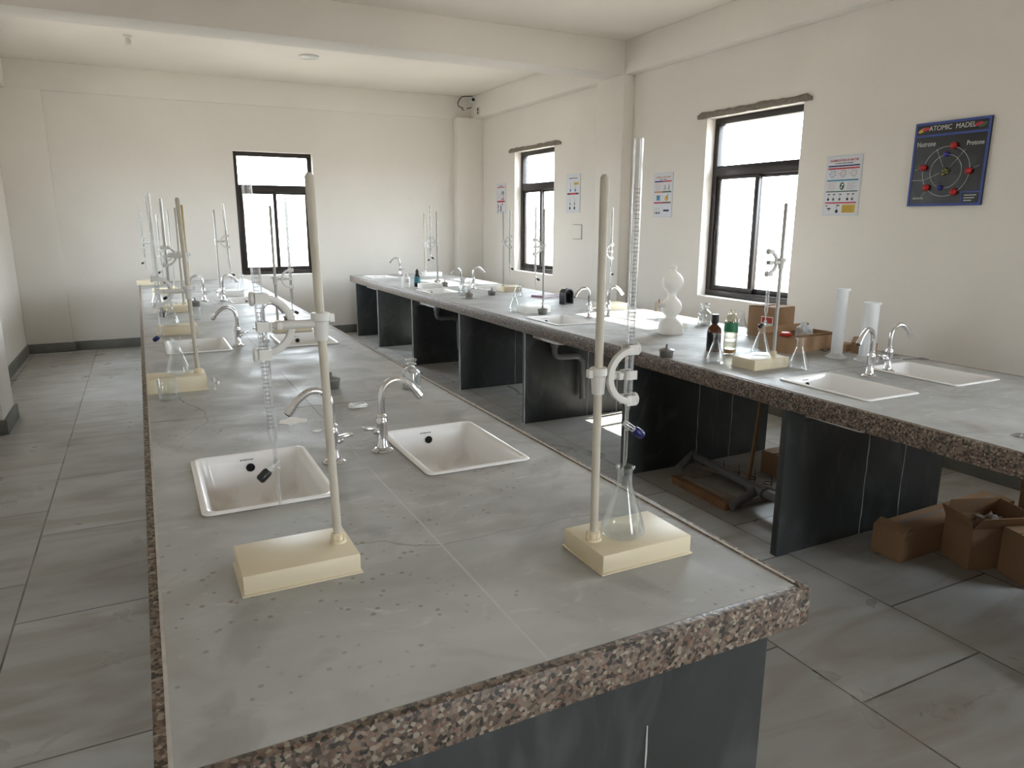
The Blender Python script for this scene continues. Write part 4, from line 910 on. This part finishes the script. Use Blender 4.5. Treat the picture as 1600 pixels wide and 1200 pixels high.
# chart left of the nearer window
W, H = .275, .395; t = poster(5.445, 1.702, W, H, 'laminated chart of boxed experiments left of the nearer right window, titled in orange')
mb = sheet(t, W, H); pr(mb, -.12, 0, .115, .127, C_NAVY); pr(mb, 0, .12, .115, .127, C_REDP)
pr(mb, -.12, -.002, .022, .035, C_ORG); pr(mb, .002, .12, .022, .035, C_GRN); pr(mb, -.12, -.002, -.073, -.060, C_REDP); pr(mb, .002, .12, -.073, -.060, C_BROWN); pr(mb, -.001, .001, -.175, .112, C_GREY)
for i in range(8): pr(mb, -.11, -.02-.012*(i % 3), .100-i*.008, .103-i*.008, C_PINK if i < 3 else C_GREY)
for x in (.03, .085): mb.prism([(-.018, -.03), (.018, -.03), (.006, .02), (-.006, .02)], 0, .0008, C_GREY, Matrix.Translation((x, -.0016, .075)) @ UP)
pr(mb, -.09, -.03, -.05, -.043, C_GREY); pr(mb, -.085, -.035, -.043, -.006, C_CYAN); pr(mb, -.09, -.03, -.006, -.002, C_BLK); lab_disc(mb, .06, -.03, .024, C_YEL); mb.tube([(.06, -.0025, -.02), (.085, -.0025, .01)], .002, C_BLK, n=5)
pr(mb, .02, .10, -.145, -.128, C_NAVY); pr(mb, .03, .05, -.145, -.128, C_BLK, 1)
for x in (-.10, -.075, -.045): pr(mb, x, x+.006, -.16, -.11, C_GREY); lab_disc(mb, x+.003, -.158, .01, C_ORG if x == -.10 else C_BLK)
mb.build('printed_sheet', t, smooth=False)
text('lettering', 'CHEMICAL REACTIONS', .0225, C_ORG, t, Matrix.Translation((0, -.0026, .157)) @ UP, .0004, .9)
text('lettering', 'PHYSICAL  CHANGES', .0115, C_NAVY, t, Matrix.Translation((0, -.0026, .137)) @ UP, .0004, .9)
# chart right of the farther window
W, H = .285, .41; t = poster(7.0, 1.763, W, H, 'laminated chart of flask drawings with a yellow box, right of the farther window')
mb = sheet(t, W, H); pr(mb, .015, .11, .09, .115, C_YEL); pr(mb, -.12, .115, -.012, .006, C_REDP); pr(mb, -.12, -.065, -.010, .004, C_BLK, 1); pr(mb, .06, .115, -.010, .004, C_BLK, 1)
for x, z, h in ((-.055, .02, .10), (.045, .02, .07), (-.06, -.17, .13), (.035, -.17, .13)):
    pr(mb, x-.003, x+.003, z, z+h, C_GREY); lab_disc(mb, x, z+.014, .016, C_CYAN if z > 0 else C_BLK)
    if z < 0: lab_disc(mb, x+.002, z+.06, .010, C_BLK)
mb.build('printed_sheet', t, smooth=False)
text('lettering', 'LABORATORY SETUPS', .018, C_BROWN, t, Matrix.Translation((0, -.0026, .160)) @ UP, .0004, .95)
# chart left of the farther window
W, H = .275, .385; t = poster(8.80, 1.748, W, H, 'laminated chart of lab glassware on the right wall between far corner and window')
mb = sheet(t, W, H); pr(mb, -.115, .11, .14, .150, C_REDP); pr(mb, -.115, .11, -.045, -.025, C_REDP); pr(mb, -.095, -.075, -.12, -.07, C_BROWN); pr(mb, -.105, -.06, -.17, -.13, C_GREY); pr(mb, -.015, .01, -.165, -.085, C_BLK)
lab_disc(mb, .04, -.07, .013, C_BLK); pr(mb, .068, .076, .0, .10, C_BLK); pr(mb, .06, .084, .06, .09, C_GRN); pr(mb, .02, .04, .05, .095, C_GRN); pr(mb, -.1, -.092, .0, .08, C_PINK); pr(mb, -.03, -.02, .0, .07, C_PINK); lab_disc(mb, .03, -.005, .014, C_REDP); lab_disc(mb, .075, -.005, .014, C_REDP)
mb.build('printed_sheet', t, smooth=False)
text('lettering', 'APPARATUS', .02, C_REDP, t, Matrix.Translation((0, -.0026, .160)) @ UP, .0004, .95)

t = empty('switch_plate', (XR-.001, 6.90, 1.353), 'blank cream cover plate on the right wall under the flask chart', 'cover plate', -PI/2)
mb = MB(); mb.box(-.09, .09, -.008, 0, -.075, .075, M_WALL); mb.build('cover', t, bevel=.002)
mb = MB(); mb.box(-.095, .095, -.002, .001, -.08, .08, M_CEMENT); mb.build('rim', t)

# socket boxes and cable in the far corner, fittings on the ceiling
t = empty('wall_socket', (4.155, 9.366, 3.042), 'round black hole junction box on the far corner pilaster', 'junction box')
mb = MB(); mb.box(-.045, .045, -.004, .003, -.045, .045, M_CLAMP); mb.build('plate', t, bevel=.002)
mb = MB(); mb.lathe([(0, .006), (.022, .006), (.022, 0), (0, 0)], M_HOLE, n=20, mtx=Matrix.Rotation(PI/2, 4, 'X')); mb.build('hole', t)
t = empty('wall_socket', (4.176, 9.25, 2.885), 'dark oval junction box on the right wall beam near the far corner', 'junction box', -PI/2)
mb = MB(); mb.box(-.05, .05, -.004, .003, -.05, .05, M_CLAMP); mb.build('plate', t, bevel=.002)
mb = MB(); mb.lathe([(0, .006), (.02, .006), (.02, 0), (0, 0)], M_HOLE, n=20, mtx=Matrix.Translation((0, 0, .02)) @ Matrix.Rotation(PI/2, 4, 'X')); mb.lathe([(0, .006), (.017, .006), (.017, 0), (0, 0)], M_HOLE, n=20, mtx=Matrix.Translation((0, 0, -.022)) @ Matrix.Rotation(PI/2, 4, 'X')); mb.build('hole', t)
mb = MB(); P = [(731, 151), (724, 153), (719, 152), (716, 160), (711, 166), (713, 169), (718, 170)]
pts = [(4.15, 3.082), (4.06, 3.075), (3.99, 3.065), (3.955, 3.03), (3.935, 2.985), (3.945, 2.945), (3.99, 2.93), (4.0, 2.925), (3.98, 2.91), (4.02, 2.90)]
mb.tube([(x, 9.362-.012*math.sin(i), z) for i, (x, z) in enumerate(pts)], .006, M_BLACK, n=8)
single(mb, 'loose_cable', 'black cable hanging in a loop in the far corner under the ceiling', 'cable')
mb = MB(); mb.tube([(4.06, 9.36, 2.915), (4.09, 9.352, 2.93), (4.13, 9.362, 2.94)], .006, M_BLACK, n=8)
single(mb, 'loose_cable', 'short black cable end at the lower right of the cable loop', 'cable')
t = empty('ceiling_rose', (.085, 7.9, ZC), 'small white fitting with bulb holder on the ceiling, left of centre', 'ceiling fitting')
mb = MB(); mb.lathe([(.04, 0), (.04, -.008), (.022, -.02), (.022, -.03)], M_CLAMP, n=20); mb.build('mount', t)
mb = MB(); mb.lathe([(.022, -.028), (.027, -.035), (.027, -.07), (.02, -.078), (0, -.078)], M_CLAMP, n=20); mb.build('bulb_holder', t)
t = empty('ceiling_rose', (1.72, 7.98, ZC), 'flat round white ceiling cap beyond the beam', 'ceiling fitting')
mb = MB(); mb.lathe([(.10, 0), (.10, -.010), (.085, -.022), (0, -.026)], M_CLAMP, n=28); mb.build('cap', t)
